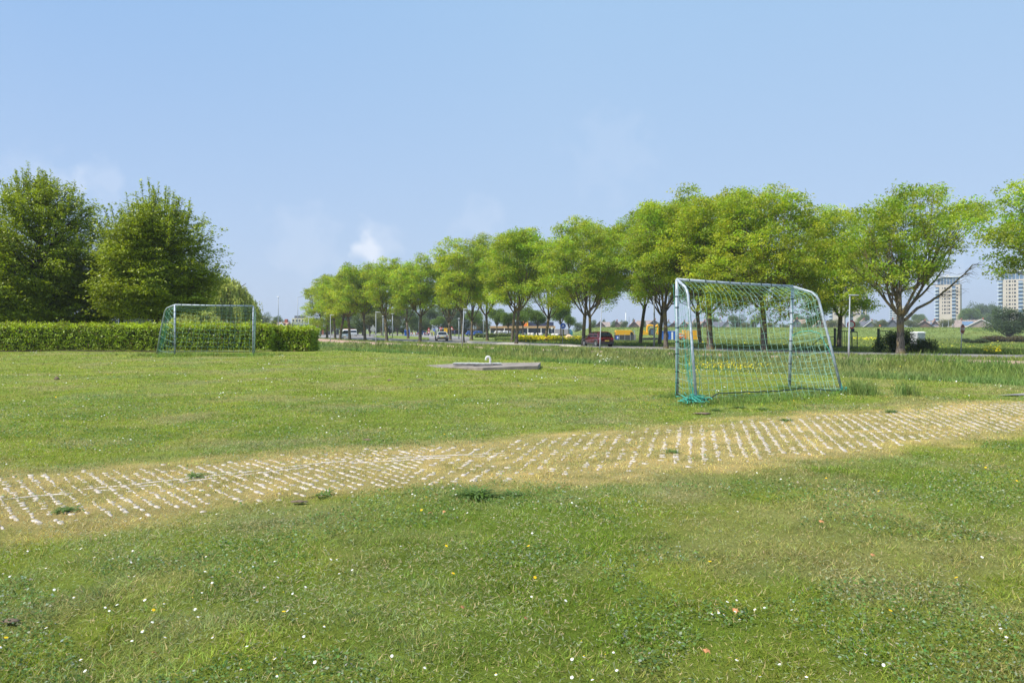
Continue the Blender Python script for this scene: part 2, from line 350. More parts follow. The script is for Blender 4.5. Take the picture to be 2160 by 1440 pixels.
# ------------------------------------------------------------------ roads
def strip(name, near, far, z, mat, N=160, kind='structure', thick=0, lift=.02):
    nx_ = [p[0] for p in near][::-1]; ny_ = [p[1] for p in near][::-1]; fx_ = [p[0] for p in far][::-1]; fy_ = [p[1] for p in far][::-1]
    lo = max(min(nx_), min(fx_)); hi = min(max(nx_), max(fx_)); pxs = np.linspace(lo, hi, N)
    def sm(a): return a
    A = [G(p, float(np.interp(p, nx_, ny_)), z) for p in pxs]; B = [G(p, float(np.interp(p, fx_, fy_)), z) for p in pxs]
    A = np.array(A); B = np.array(B)
    for _ in range(6):
        A[1:-1] = (A[:-2] + 2 * A[1:-1] + A[2:]) / 4; B[1:-1] = (B[:-2] + 2 * B[1:-1] + B[2:]) / 4
    mb = MB(); K = 5
    for i in range(N - 1):
        for k in range(K):
            q = [A[i] + (B[i] - A[i]) * k / K, A[i + 1] + (B[i + 1] - A[i + 1]) * k / K, A[i + 1] + (B[i + 1] - A[i + 1]) * (k + 1) / K, A[i] + (B[i] - A[i]) * (k + 1) / K]
            mb.poly([(p[0], p[1], max(z, gz1(p[0], p[1])) + lift) for p in q], mat)
    if thick:
        for E in (A, B):
            for i in range(N - 1):
                mb.poly([(E[i][0], E[i][1], z + lift), (E[i + 1][0], E[i + 1][1], z + lift), (E[i + 1][0], E[i + 1][1], z - .05), (E[i][0], E[i][1], z - .05)], mat)
    o = mb.build(name); setp(o, kind=kind); return o, A, B
RN = [(2420, 762), (2300, 758.5), (2160, 755.5), (1900, 751), (1700, 747), (1550, 742.5), (1440, 739), (1350, 736), (1200, 730.5), (1040, 726.5), (960, 723.5), (860, 720), (800, 717.7), (740, 715.7), (690, 713), (640, 709.5)]
RF = [(2420, 754), (2300, 751.5), (2160, 749), (1900, 745.2), (1700, 739.8), (1550, 735.8), (1440, 732.7), (1350, 730), (1250, 727.5), (1150, 724.5), (1050, 721), (980, 718.5), (930, 716), (860, 713.5), (800, 711), (740, 709), (690, 707.5), (640, 705.5)]
_, RA, RB = strip('road', RN, RF, -.75, 'asphalt')
strip('side_road', [(990, 718.4), (930, 715.7), (860, 713.2), (800, 710.8), (740, 708.8), (640, 705.3)], [(990, 710.5), (930, 707), (860, 705.2), (760, 704.2), (640, 703.8)], -.75, 'asphalt', 60, lift=.016)
PN = [(2420, 775), (2160, 768.5), (2080, 766), (1900, 762), (1700, 757), (1500, 751), (1400, 748.3), (1240, 743), (1040, 737), (900, 731), (790, 727), (740, 724), (680, 720.5), (640, 718)]
PF = [(2420, 768), (2160, 762), (2080, 760), (1900, 756.5), (1700, 752), (1500, 746.2), (1400, 743.5), (1240, 739.2), (1040, 733), (900, 726.5), (790, 721.7), (740, 718.7), (680, 714.5), (640, 712.5)]
strip('bicycle_path', PN, PF, -.75, 'clinker')
mb = MB()
for i in range(len(RA) - 1):
    a, c = Vector((*RA[i], -.75)), Vector((*RA[i + 1], -.75)); d = (c - a); n_ = Vector((-d.y, d.x, 0)).normalized() * -.14
    if (n_.x * .75 + n_.y * .66) > 0: n_ = -n_
    ring = lambda p: [p + Vector((0, 0, -.05)), p + n_ + Vector((0, 0, -.05)), p + n_ + Vector((0, 0, .11)), p + Vector((0, 0, .11))]
    mb.loft([ring(a), ring(c)], 'kerb', cap=False)
setp(mb.build('kerb'), kind='structure')
o, _, _ = strip('traffic_island', [(1225, 731.5), (1150, 729.3), (1040, 726), (985, 724.1)], [(1225, 729.8), (1150, 725.6), (1040, 722.2), (985, 721)], -.75, 'island_stone_shadows', 60, thick=1, lift=.13)
o, _, _ = strip('road_verge', [(905, 717.2), (860, 715.3), (790, 712.4)], [(905, 713.2), (850, 709), (790, 708)], -.75, 'ground', 40, thick=1, lift=.14)
cc = np.tile(np.array((.17, .22, .05, 1), np.float32), (len(o.data.vertices), 1)); a_ = o.data.attributes.new('Col', 'FLOAT_COLOR', 'POINT'); a_.data.foreach_set('color', cc.ravel())
mb = MB(); mb.poly([(PX(2098, 12.1), 12.05, .035), (PX(2400, 12.3), 12.0, .035), (PX(2400, 12.3), 13.2, .035), (PX(2190, 13), 12.75, .035)], 'asphalt'); setp(mb.build('path'), kind='structure')
print('ground ok')

# ------------------------------------------------------------------ track paving: concrete knobs and a double kerb line
rs = np.random.RandomState(11)
def knobs(region, dirv, dens0, pit=.122):
    d = np.array(dirv) / np.hypot(*dirv); p = np.array((-d[1], d[0])); out = []
    U, S = np.meshgrid(np.arange(-190, 191) * pit, np.arange(-160, 161) * .082)
    U = U.ravel(); S = S.ravel(); X = 1 + d[0] * S + p[0] * U; Y = 7 + d[1] * S + p[1] * U
    v, wd = track_v(X, Y); mk = (v > .07) & (v < .91) & region(X, Y) & (X > -8) & (X < 16)
    X, Y, v = X[mk], Y[mk], v[mk]
    pr = dens0(X) * sst(v, .06, .26) * sst(v, .93, .74) * sst(fbm(X, Y, .4, 21) + .35 * (fbm(U[mk] * 9, S[mk] * .6, .5, 23) - .5), .12, .36) * (.75 + .6 * fbm(X, Y, 1.6, 22))
    mk = rs.rand(len(X)) < pr; X, Y = X[mk], Y[mk]; n = len(X)
    X = X + rs.normal(size=n) * .006; Y = Y + rs.normal(size=n) * .006
    a = .5 * .08 * rs.uniform(.35, 1.1, n); c = .5 * (.050 if pit > .1 else .036) * rs.uniform(.35, 1.25, n); z = gz(X, Y)
    V = []
    for zz, q in ((-.02, 1.1), (.0035, .9)):
        for su, sp in ((-1, -.6), (-.5, -1), (.5, -1), (1, -.6), (1, .6), (.5, 1), (-.5, 1), (-1, .6)):
            V.append(np.stack([X + d[0] * a * su * q + p[0] * c * sp * q, Y + d[1] * a * su * q + p[1] * c * sp * q, z + zz + (rs.uniform(-.004, .003, n) if zz > 0 else 0)], -1))
    return np.stack(V, 1)
K1 = knobs(lambda X, Y: X > -.75, (.25, .97), lambda X: .6 + .4 * sst(X, .3, 3)); K2 = knobs(lambda X, Y: X <= -.75, (.68, -.73), lambda X: .92, .09)
KV = np.concatenate([K1, K2]); n = len(KV); base = (np.arange(n) * 16)[:, None, None]
side = np.array([[j, (j + 1) % 8, 8 + (j + 1) % 8, 8 + j] for j in range(8)]); top = np.array([[8, 9, 10, 11], [8, 11, 12, 15], [12, 13, 14, 15]])
Fk = (base + np.concatenate([side, top])[None]).reshape(-1, 4)
me = fast_mesh('grass_paver', KV.reshape(-1, 3), Fk, 4, 'paver'); o = link_mesh('paving', me); setp(o, kind='structure')
mb = MB()
kl = [(-7.5, 2.2), (-4.6, 3.95), (-3.16, 4.86), (-1.55, 5.8), (-.54, 6.27), (.3, 6.62)]
for off in (0, .115):
    pts = []
    for i in range(len(kl) - 1):
        for t_ in np.linspace(0, 1, 14, endpoint=False):
            x = kl[i][0] + (kl[i + 1][0] - kl[i][0]) * t_; y = kl[i][1] + (kl[i + 1][1] - kl[i][1]) * t_ + off; pts.append((x, y, gz1(x, y) + .001 + .002 * sin(x * 7) + .002 * sin(x * 23)))
    for i in range(len(pts) - 1):
        if rs.rand() < .1 or fbm(np.array([pts[i][0]]), np.array([off * 9.]), .5, 91)[0] < .44: continue
        a, c = Vector(pts[i]), Vector(pts[i + 1]); ring = lambda p: [p + Vector((-.012, -.022, -.03)), p + Vector((-.009, -.015, .001)), p + Vector((.009, .015, .003)), p + Vector((.012, .022, -.03))]
        mb.loft([ring(a), ring(c)], 'paver', cap=False)
setp(mb.build('kerb'), kind='structure')

# ------------------------------------------------------------------ grass
def blades(name, X, Y, Z, H, Wd, lean, colr, rs, mat='blade', seg=2):
    n = len(X); az = rs.uniform(0, 2 * pi, n); fa = rs.uniform(0, 2 * pi, n)
    dx, dy = np.cos(az) * lean * H, np.sin(az) * lean * H; wx, wy = np.cos(fa) * Wd * .5, np.sin(fa) * Wd * .5
    P = lambda sx, t: np.stack([X + sx * wx * (1 - t * .35) + dx * t * t, Y + sx * wy * (1 - t * .35) + dy * t * t, Z + H * t * (1 - .25 * lean * t)], -1)
    if seg == 1:
        V = np.stack([P(-1, 0), P(1, 0), np.stack([X + dx, Y + dy, Z + H * (1 - .25 * lean)], -1)], 1); Fc = np.arange(n * 3).reshape(n, 3)
        return fast_mesh(name, V.reshape(-1, 3), Fc, 3, mat, np.repeat(colr, 3, axis=0))
    tip = np.stack([X + dx, Y + dy, Z + H * (1 - .25 * lean)], -1)
    V = np.stack([P(-1, 0), P(1, 0), P(1, .55), tip, P(-1, .55)], 1).reshape(-1, 3)
    b_ = (np.arange(n) * 5)[:, None]; Fc = np.concatenate([b_ + np.array([0, 1, 2, 4]), b_ + np.array([4, 2, 3, 3])], 0)
    f1 = b_ + np.array([0, 1, 2]); f2 = b_ + np.array([0, 2, 4]); f3 = b_ + np.array([4, 2, 3])
    return fast_mesh(name, V, np.concatenate([f1, f2, f3]), 3, mat, np.repeat(colr, 5, axis=0))
rs = np.random.RandomState(3)
N = 760000
Y = np.exp(rs.uniform(math.log(1.9), math.log(36), N)); X = rs.uniform(-1, 1, N) * (.78 * Y + .9)
M_ = 330000; Ym = np.exp(rs.uniform(math.log(.5), math.log(30), M_)); e_ = .78 * Ym + .9; Xm = np.where(rs.rand(M_) < .5, -1, 1) * (e_ + rs.rand(M_) ** 1.2 * (4 + .12 * Ym)); c_ = (Ym < 1.9) & (rs.rand(M_) < .4); Xm = np.where(c_, rs.uniform(-1, 1, M_) * e_, Xm)
X = np.concatenate([X, Xm]); Y = np.concatenate([Y, Ym]); N = len(X)
n_ = .75 * X + .66 * Y; v, wd = track_v(X, Y); tm = track_mask(X, Y)
cl = fbm(X, Y, .16, 31); keep = (n_ < 18.5) & (rs.rand(N) < (.45 + .9 * cl)) & (rs.rand(N) > tm * .25)
hb = (Y > 33.2) & (X < -9.4); keep &= ~hb
X, Y, tm, cl = X[keep], Y[keep], tm[keep], cl[keep]; n = len(X)
Hh = (.010 + .042 * cl ** 1.4) * rs.uniform(.4, 1.3, n) * (1 + .25 * sst(fbm(X, Y, .8, 33), .5, .8)) * (1 - .3 * tm * (fbm(X, Y, .13, 14) < .53)) + Y * .0005
colr = lawn_col(X, Y); gg_ = sst(fbm(X + 7, Y, 1.3, 39), .55, .7)[:, None] * (1 - tm[:, None]) * .6; colr = colr * (1 - gg_) * 1.06 + np.array((.25, .31, .14)) * gg_; r_ = rs.rand(n)[:, None]
colr = colr * rs.uniform(.45, 1.6, (n, 1)) * (1 + rs.normal(size=(n, 3)) * .09) * (.55 + .9 * fbm(X, Y, .16, 35))[:, None]
dry = rs.rand(n) < (.10 + .35 * tm); colr[dry] = np.array((.64, .52, .24)) * rs.uniform(.7, 1.15, (dry.sum(), 1))
me = blades('grass', X, Y, gz(X, Y) - .004, Hh, np.maximum(.0036, Y * .0009) * rs.uniform(.6, 1.7, n), rs.uniform(.3, 1.9, n), np.clip(colr, 0, 1), rs, seg=1)
setp(link_mesh('lawn_grass', me), 'short mown green grass with drier yellow blades on the track', 'grass', kind='stuff')
# thatch: short cuttings lying flat on the lawn
N = 130000; Y = np.exp(rs.uniform(math.log(1.9), math.log(11), N)); X = rs.uniform(-1, 1, N) * (.78 * Y + .9); k = rs.rand(N) < .25 + .9 * sst(fbm(X, Y, .8, 37), .45, .65) + .3 * track_mask(X, Y); X, Y = X[k], Y[k]; n = len(X)
C = np.stack([X, Y, gz(X, Y) + rs.uniform(.004, .026, n)], -1); cc = tint(n, (.31, .35, .19), rs, .35, .06); kk = rs.rand(n) < .3; cc[kk] = tint(kk.sum(), (.52, .42, .24), rs, .25, .05)
setp(link_mesh('grass_cuttings', leaves_mesh('grass_cuttings', C, .014 + .0022 * Y, .16, cc, rs, 1.6, 'blade')), 'dry pale grass cuttings lying in the lawn', 'grass', kind='stuff')
# clover and small broad leaves in the lawn
N = 110000; Y = np.exp(rs.uniform(math.log(1.9), math.log(12), N)); X = rs.uniform(-1, 1, N) * (.78 * Y + .9)
k = (fbm(X, Y, .7, 41) > .5) & (rs.rand(N) > track_mask(X, Y) * .96); X, Y = X[k], Y[k]; n = len(X)
C = np.stack([X, Y, gz(X, Y) + rs.uniform(.006, .03, n)], -1)
pale = rs.rand(n) < .12; colr = tint(n, (.14, .23, .06), rs, .4); colr[pale] = tint(pale.sum(), (.34, .40, .27), rs, .2)
me = leaves_mesh('clover', C, .009 + .0012 * Y, .8, colr, rs, 1.0, 'blade'); setp(link_mesh('clover', me), 'small round clover leaves between the lawn grass blades', 'clover', kind='stuff')
# wild tall grass on the ditch bank
def tufts(name, label, X, Y, per, Hm, Wk, colf, rs, spread=.12, lean=(.15, .75), cat='grass', jit=.4):
    n = len(X); XX_ = np.repeat(X, per) + rs.normal(size=n * per) * np.repeat(spread * (1 + Y * .006), per); YY_ = np.repeat(Y, per) + rs.normal(size=n * per) * np.repeat(spread * (1 + Y * .006), per)
    H_ = np.repeat(Hm, per) * rs.uniform(.5, 1.15, n * per); c = np.repeat(colf(X, Y), per, axis=0) * rs.uniform(1 - jit, 1 + jit, (n * per, 1)) * (1 + rs.normal(size=(n * per, 3)) * .05)
    me = blades(name, XX_, YY_, gz(XX_, YY_) - .02, H_, np.maximum(.006, YY_ * Wk), rs.uniform(*lean, n * per), np.clip(c, 0, .9), rs)
    return setp(link_mesh(name, me), label, cat, kind='stuff')
def wildcol(X, Y):
    a = sst(fbm(X, Y, 5, 51), .4, .6)[:, None]; b_ = sst(fbm(X, Y, 2.2, 52), .5, .7)[:, None]; s_ = sst(fbm(X, Y, 9, 53), .5, .62)[:, None]
    k = np.array((.19, .29, .08)) * a + np.array((.27, .33, .07)) * (1 - a); k = k * (1 - .6 * b_) + np.array((.30, .34, .07)) * .6 * b_
    return k * (1 - .35 * s_) + np.array((.38, .33, .16)) * .35 * s_
N = 46000; Y = np.exp(rs.uniform(math.log(9), math.log(140), N)); X = rs.uniform(-.8, .8, N) * Y
n_ = .75 * X + .66 * Y + (fbm(X, Y, 3, 54) - .5) * .8; k = (n_ > 17.3) & (n_ < 42.6) & (rs.rand(N) < .35 + fbm(X, Y, 1.5, 55)); k &= ~((X < -9.3) & (Y < 50) & (Y > 33)); X, Y, n_ = X[k], Y[k], n_[k]
Hm = (.15 + .5 * fbm(X, Y, 1.6, 56) ** 1.3) * (.5 + .5 * sst(n_, 17.3, 20)) + .30 * sst(n_, 19.5, 25) * fbm(X, Y, 3.5, 58) + .12 * sst(n_, 38, 42)
tufts('wild_grass', 'tall wild grass and reeds on the ditch bank between lawn and bicycle path', X, Y, 9, Hm, .0011, wildcol, rs, .11)
# rough grass beyond the road
def fieldcol(X, Y):
    a = sst(fbm(X, Y, 8, 61), .35, .65)[:, None]; c = sst(fbm(X * .3, Y, 5, 62), .45, .65)[:, None]
    k = np.array((.17, .25, .055)) * a + np.array((.26, .30, .075)) * (1 - a); return k * (1 - .3 * c) + np.array((.26, .25, .12)) * .3 * c
N = 34000; Y = np.exp(rs.uniform(math.log(48), math.log(270), N)); X = rs.uniform(-.02, .78, N) * Y; n_ = .75 * X + .66 * Y
k = (n_ > 62.8 + 2.2 * sst(X, 10, 2)) & (rs.rand(N) < .6 + .6 * fbm(X, Y, 4, 63)); k &= ~((Y < 110) & (X < 3)); X, Y = X[k], Y[k]
tufts('field_grass', 'rough grass field between the road and the dike', X, Y, 7, (.22 + .38 * fbm(X, Y, 6, 64)) * (1 - .4 * sst(Y, 110, 200)), .0012, fieldcol, rs, .3)
# verge grass between path, road and trees
N = 26000; Y = np.exp(rs.uniform(math.log(30), math.log(180), N)); X = rs.uniform(-.42, .78, N) * Y; n_ = .75 * X + .66 * Y
ppx = 1080 + F * X / Y; ppy = HOR + F * (CH + .75) / Y
pf = np.interp(ppx, [p[0] for p in PF][::-1], [p[1] for p in PF][::-1]); rn = np.interp(ppx, [p[0] for p in RN][::-1], [p[1] for p in RN][::-1])
k = (ppy < pf - .1) & (ppy > rn + .15) & (n_ > 42); X, Y = X[k], Y[k]
tufts('verge_grass', 'short grass verge between the bicycle path and the road', X, Y, 6, (.15 + .12 * sst(X, 8, 25)), .0011, lambda X, Y: fieldcol(X, Y) * .95, rs, .2)
# longer grass around both goals and the slab
def around(pts, r, num):
    A = np.array(pts); i = rs.randint(0, len(A), num); return A[i, 0] + rs.normal(size=num) * r, A[i, 1] + rs.normal(size=num) * r * .8
gl = [(2.75, 11.86), (2.87, 11.0), (3.3, 11.2), (3.8, 11.5), (4.3, 11.8), (4.8, 12.1), (5.3, 12.4), (5.85, 12.57), (5.22, 13.3), (6.0, 12.5), (3.4, 11.1), (4.0, 11.4)]
X, Y = around(gl, .2, 900); tufts('long_grass', 'longer grass growing along the foot of the near goal net', X, Y, 12, rs.uniform(.05, .15, len(X)), .0007, lambda X, Y: tint(len(X), (.22, .31, .08), rs, .3), rs, .04)
X, Y = around([(6.05, 12.45), (6.15, 12.3), (6.0, 12.3), (6.75, 12.2)], .07, 60); tufts('grass_tussock', 'tall pale tussock beside the foot of the near goal stay', X, Y, 12, rs.uniform(.2, .42, len(X)), .0007, lambda X, Y: tint(len(X), (.22, .30, .09), rs, .2), rs, .04)
fx = [(-13.04, 27.5), (-14.3, 29.), (-12.5, 28.5), (-11.5, 28.8), (-10.4, 28.6), (-10.9, 29.8), (-13.4, 28.8)]
X, Y = around(fx, .5, 700); tufts('goal_grass', 'uncut grass around the far goal posts', X, Y, 10, rs.uniform(.08, .2, len(X)), .0008, lambda X, Y: tint(len(X), (.24, .32, .07), rs, .25), rs, .08)

# daisies, dandelions, field flowers
def flowers(name, label, X, Y, Z, R, c, rs, mat='petal', cat='flowers', n6=6, ctr=None):
    n = len(X); th = rs.uniform(0, 2 * pi, n); tilt = rs.normal(size=(n, 2)) * .3; V = []
    for j in range(n6):
        a = th + 2 * pi * j / n6; V.append(np.stack([X + R * np.cos(a), Y + R * np.sin(a), Z + R * (np.cos(a) * tilt[:, 0] + np.sin(a) * tilt[:, 1] - .35)], -1))
    V = np.stack(V, 1).reshape(-1, 3); Fc = np.arange(n * n6).reshape(n, n6)
    o = setp(link_mesh(name, fast_mesh(name, V, Fc, n6, mat, np.repeat(c, n6, axis=0))), label, cat, kind='stuff')
    return o
N = 16000; Y = np.exp(rs.uniform(math.log(2.0), math.log(33), N)); X = rs.uniform(-.8, .8, N) * Y; n_ = .75 * X + .66 * Y
pr = sst(fbm(X, Y, 1.0, 71), .53, .72) * (.25 + .75 * sst(fbm(X, Y, 3.5, 72), .4, .6)); edge = np.exp(-((n_ - 16.9 + .4 * (fbm(X, Y, 3, 73) - .5)) / .28) ** 2); pr = np.maximum(pr * .75, edge * .8 * sst(X, -9, 0))
pr = pr * (1 - .97 * track_mask(X, Y)); pr *= np.where(Y < 5, .14, np.where(Y < 8, .45, 1.0))
k = (rs.rand(N) < pr) & (n_ < 17.6) & ~((Y > 33) & (X < -9)); X, Y = X[k], Y[k]
# clusters nearest the camera
cx = rs.uniform(-.7, .7, 26) * 4; cy = rs.uniform(2.3, 5.2, 26); cm = track_mask(cx, cy) < .1; cx, cy = cx[cm], cy[cm]
m_ = rs.randint(0, len(cx), 55); X = np.concatenate([X, cx[m_] * cy[m_] / 4 + rs.normal(size=55) * .07]); Y = np.concatenate([Y, cy[m_] + rs.normal(size=55) * .05])
n = len(X); Z = gz(X, Y) + rs.uniform(.028, .055, n); R = .0042 + .0006 * np.minimum(Y, 20) * rs.uniform(.4, 1.2, n)
flowers('daisies', 'small white daisies scattered over the mown lawn', X, Y, Z, R, tint(n, (.86, .86, .82), rs, .06, .01), rs, n6=7)
k = Y < 9; flowers('daisy_centres', 'yellow centres of the lawn daisies', X[k], Y[k], Z[k] + .003, R[k] * .36, tint(k.sum(), (.80, .52, .03), rs, .1, .02), rs)
N = 90; Y = np.exp(rs.uniform(math.log(2.2), math.log(24), N)); X = rs.uniform(-.75, .75, N) * Y; k = (.75 * X + .66 * Y < 17) & (rs.rand(N) > track_mask(X, Y)) & (fbm(X, Y, 2, 75) > .42); X, Y = X[k], Y[k]; n = len(X)
flowers('lawn_buttercups', 'few small yellow flowers low in the lawn', X, Y, gz(X, Y) + .04, .006 + .0005 * Y, tint(n, (.85, .55, .02), rs, .1, .03), rs)
def fpatch(px0, px1, Y0, Y1, num, hz, R, c, name, label, wob=.5):
    Y = rs.uniform(Y0, Y1, num); p = rs.uniform(px0, px1, num); X = (p - 1080) / F * Y
    k = rs.rand(num) < sst(fbm(X * 1.5, Y, wob * 3, 81), .3, .6); X, Y = X[k], Y[k]; n = len(X)
    return flowers(name, label, X, Y, gz(X, Y) + hz * rs.uniform(.35, 1.0, n), R * rs.uniform(.6, 1.2, n), tint(n, c, rs, .15, .04), rs, n6=5)
fpatch(1450, 1640, 17.8, 21.8, 700, .32, .02, (.82, .66, .02), 'yellow_buttercups', 'yellow buttercups at the lawn edge behind the near goal')
fpatch(1850, 2060, 15.8, 19, 120, .35, .02, (.82, .66, .02), 'bank_buttercups', 'sparse yellow flowers in the tall grass on the right bank')
fpatch(1260, 1370, 24.5, 29.5, 650, .42, .03, (.80, .82, .66), 'cow_parsley', 'cream cow parsley heads in the tall grass')
fpatch(2075, 2112, 52, 56, 260, .7, .07, (.85, .70, .02), 'roadside_rape', 'small yellow flowering clump beside the road on the right')
fpatch(1480, 1560, 66, 95, 420, .75, .08, (.80, .68, .03), 'field_rape', 'yellow flowering plants behind the two dark trunks')
fpatch(1560, 2140, 62, 200, 900, .6, .09, (.62, .62, .05), 'field_flowers', 'scattered yellow flowers across the field below the dike')
fpatch(1800, 1850, 175, 190, 260, .9, .16, (.80, .74, .03), 'far_rape', 'yellow flower streak in the field right of the iron gate')
# rapeseed beds
Y = rs.uniform(97, 118, 5200); p = 1080 + (rs.uniform(1093, 1238, 5200) - 1080); X = (p - 1080) / F * Y; k = rs.rand(5200) < np.where(p > 1180, .35, 1) * (.4 + .8 * fbm(X, Y, 2.5, 83)) * np.where(p > 1180, sst(fbm(X, Y, 1.6, 84), .4, .6) * 1.2, 1); X, Y = X[k], Y[k]; n = len(X)
tufts('rape_stems', 'green stems below the yellow rapeseed flowers', X[::4], Y[::4], 9, np.full(len(X[::4]), .62), .0011, lambda X, Y: tint(len(X), (.13, .2, .04), rs, .2), rs, .25, cat='plants')
flowers('rapeseed_flowers', 'dense band of bright yellow rapeseed flowers behind the traffic island', X, Y, gz(X, Y) + rs.uniform(.25, 1.0, n) * .95, .17 * rs.uniform(.5, 1.1, n), tint(n, (.82, .70, .02), rs, .18, .05), rs, n6=5)
print('grass ok')

# ------------------------------------------------------------------ trees
def polyat(P, t):
    """point at fraction t of a polyline"""
    P = [np.array(p, float) for p in P]; L = [np.linalg.norm(P[i + 1] - P[i]) for i in range(len(P) - 1)]; s_ = t * sum(L)
    for i, l in enumerate(L):
        if s_ <= l or i == len(L) - 1: return P[i] + (P[i + 1] - P[i]) * min(1, s_ / l)
        s_ -= l
def bez(a, b, c, n):
    return [(a * (1 - t) ** 2 + b * 2 * t * (1 - t) + c * t * t) for t in np.linspace(0, 1, n)]
def avenue_tree(seed, H, R, fork, zb, lobes=34, gap=0., base=(.165, .235, .035), side=(0, 0), leaf=.21, per=24, ntuft=20, r0=.22):
    """tall park tree: trunk, spreading limbs, crown of leafy lobes; H height, R crown radius, zb crown bottom"""
    rs = np.random.RandomState(seed); zc = (H + zb) / 2; Rz = (H - zb) / 2
    L = []; tries = 0; md_ = .235
    while len(L) < lobes and tries < 9000:
        tries += 1; t = rs.uniform(.04, .93); az_ = rs.uniform(0, 2 * pi)
        if tries % 1500 == 0: md_ *= .88
        prof = (.80 + .2 * t / .35) if t < .35 else max(0, 1 - ((t - .35) / .68) ** 2.3) ** .5
        rad_ = R * prof * (rs.rand() ** .42) * .95 * (1 + .16 * sin(2 * az_ + seed * 1.7) + .12 * sin(3 * az_ + seed * .9))
        p = np.array((cos(az_) * rad_ + side[0] * (t > .42), sin(az_) * rad_ + side[1], zb + (H - zb) * t * .93 + .25 + rs.normal() * .45))
        if t < .2 and rad_ < R * .3: continue
        if side[0] and p[0] > R * .42 and t < .5: continue
        if t < .3 and rs.rand() < .15: continue
        if all(np.linalg.norm((p - q) * (1, 1, 1.2)) > R * md_ for q in L): L.append(p)
    L = np.array(L); RL = rs.uniform(.15, .29, len(L)) * R * (1 - .15 * gap)
    mb = MB(); lean = rs.normal(size=2) * (.25 if not side[0] else .05)
    top = np.array((lean[0], lean[1], fork))
    tp = [(0, 0, -.4), (0, 0, 0), (lean[0] * .1, lean[1] * .1, .5), (lean[0] * .35, lean[1] * .35, fork * .45), (lean[0] * .75, lean[1] * .75, fork * .8), tuple(top)]
    mb.tube(tp, [r0 * 1.6, r0 * 1.45, r0 * 1.12, r0, r0 * .93, r0 * .98], 'bark', 12)
    K = 6; az0 = rs.uniform(0, 2 * pi); az = np.arctan2(L[:, 1] - top[1], L[:, 0] - top[0]); rad = np.hypot(L[:, 0] - top[0], L[:, 1] - top[1])
    grp = np.where((rad < R * .38), K - 1, (np.floor(((az - az0) % (2 * pi)) / (2 * pi) * (K - 1))).astype(int))
    for k in range(K):
        idx = np.where(grp == k)[0]
        if not len(idx): continue
        cen = L[idx].mean(0); st = top - np.array((0, 0, rs.uniform(0, fork * .07)))
        mid = st + (cen - st) * .45 + np.array((*( (cen - st)[:2] * .18), -.13 * np.linalg.norm(cen - st) * (k != K - 1))) + rs.normal(size=3) * .3
        end = st + (cen - st) * .85
        P = bez(st, mid, end, 8); mb.tube(P, list(np.linspace(r0 * (.66 if k == K - 1 else .44), r0 * .2, 8)), 'bark', 8)
        for i_ in idx:
            j = rs.randint(2, 7); s0 = P[j]; e = L[i_]; md = (s0 + e) / 2 + rs.normal(size=3) * .25 + np.array((0, 0, -.25))
            Q = bez(s0, md, e, 6); rr = r0 * (.27 - .022 * j); mb.tube(Q, list(np.linspace(rr, rr * .25, 6)), 'bark', 6)
            for _ in range(3):
                s1 = Q[rs.randint(2, 6)]; e1 = e + np.clip(rs.normal(size=3), -1.2, 1.2) * RL[i_] * .55; mb.tube([s1, (s1 + e1) / 2 + rs.normal(size=3) * .1, e1], [rr * .22, rr * .16, .012], 'bark', 4, False)
    tm_ = mb.mesh('tree_trunk', True)
    C = []; D = []; CO = []
    for q, rl in zip(L, RL):
        nt = int(ntuft * 2.1 * (rl / (R * .27)) ** 2 * rs.uniform(.7, 1.1) * (1 - .25 * gap)); d = rs.normal(size=(nt, 3)); d[:, 2] = d[:, 2] * .9 + .25; d = unit(d)
        rr = rl * rs.uniform(.5, 1.08, nt)[:, None]; T = q + d * rr * np.array((1.15, 1.15, .8)); lb = rs.uniform(.78, 1.22)
        nl = rs.poisson(per, nt); tt = np.repeat(T, nl, axis=0); n = len(tt)
        off = rs.normal(size=(n, 3)) * np.array((.20, .20, .11)) * (1 + H / 40); C.append(tt + off); dd = unit(off + 1e-6) + np.array((0, 0, -.55)); D.append(dd)
        tb = rs.uniform(.62, 1.3, nt); yl = rs.uniform(0, 1, nt); c = np.array(base)[None] * tb[:, None] * lb; c[:, 0] *= .78 + .42 * yl; CO.append(np.repeat(c, nl, axis=0) * rs.uniform(.8, 1.2, (n, 1)))
    C = np.concatenate(C); D = np.concatenate(D); CO = np.clip(np.concatenate(CO), .003, .9)
    cm_ = leaves_mesh('tree_crown', C, leaf, .42, CO, rs, .5, 'leaf', D, .2)
    return tm_, cm_
def put_tree(name, meshes, label, cat, x, y, rz=0, s=1., sx=1., group=None, z=None):
    t_ = thing(name, label, cat, (x, y, (gz1(x, y) if z is None else z) - .02), rz, group); t_.scale = (s * sx, s * sx, s)
    link_mesh('trunk', meshes[0], t_); link_mesh('crown', meshes[1], t_); return t_
GA = 'tall trees lining the road'
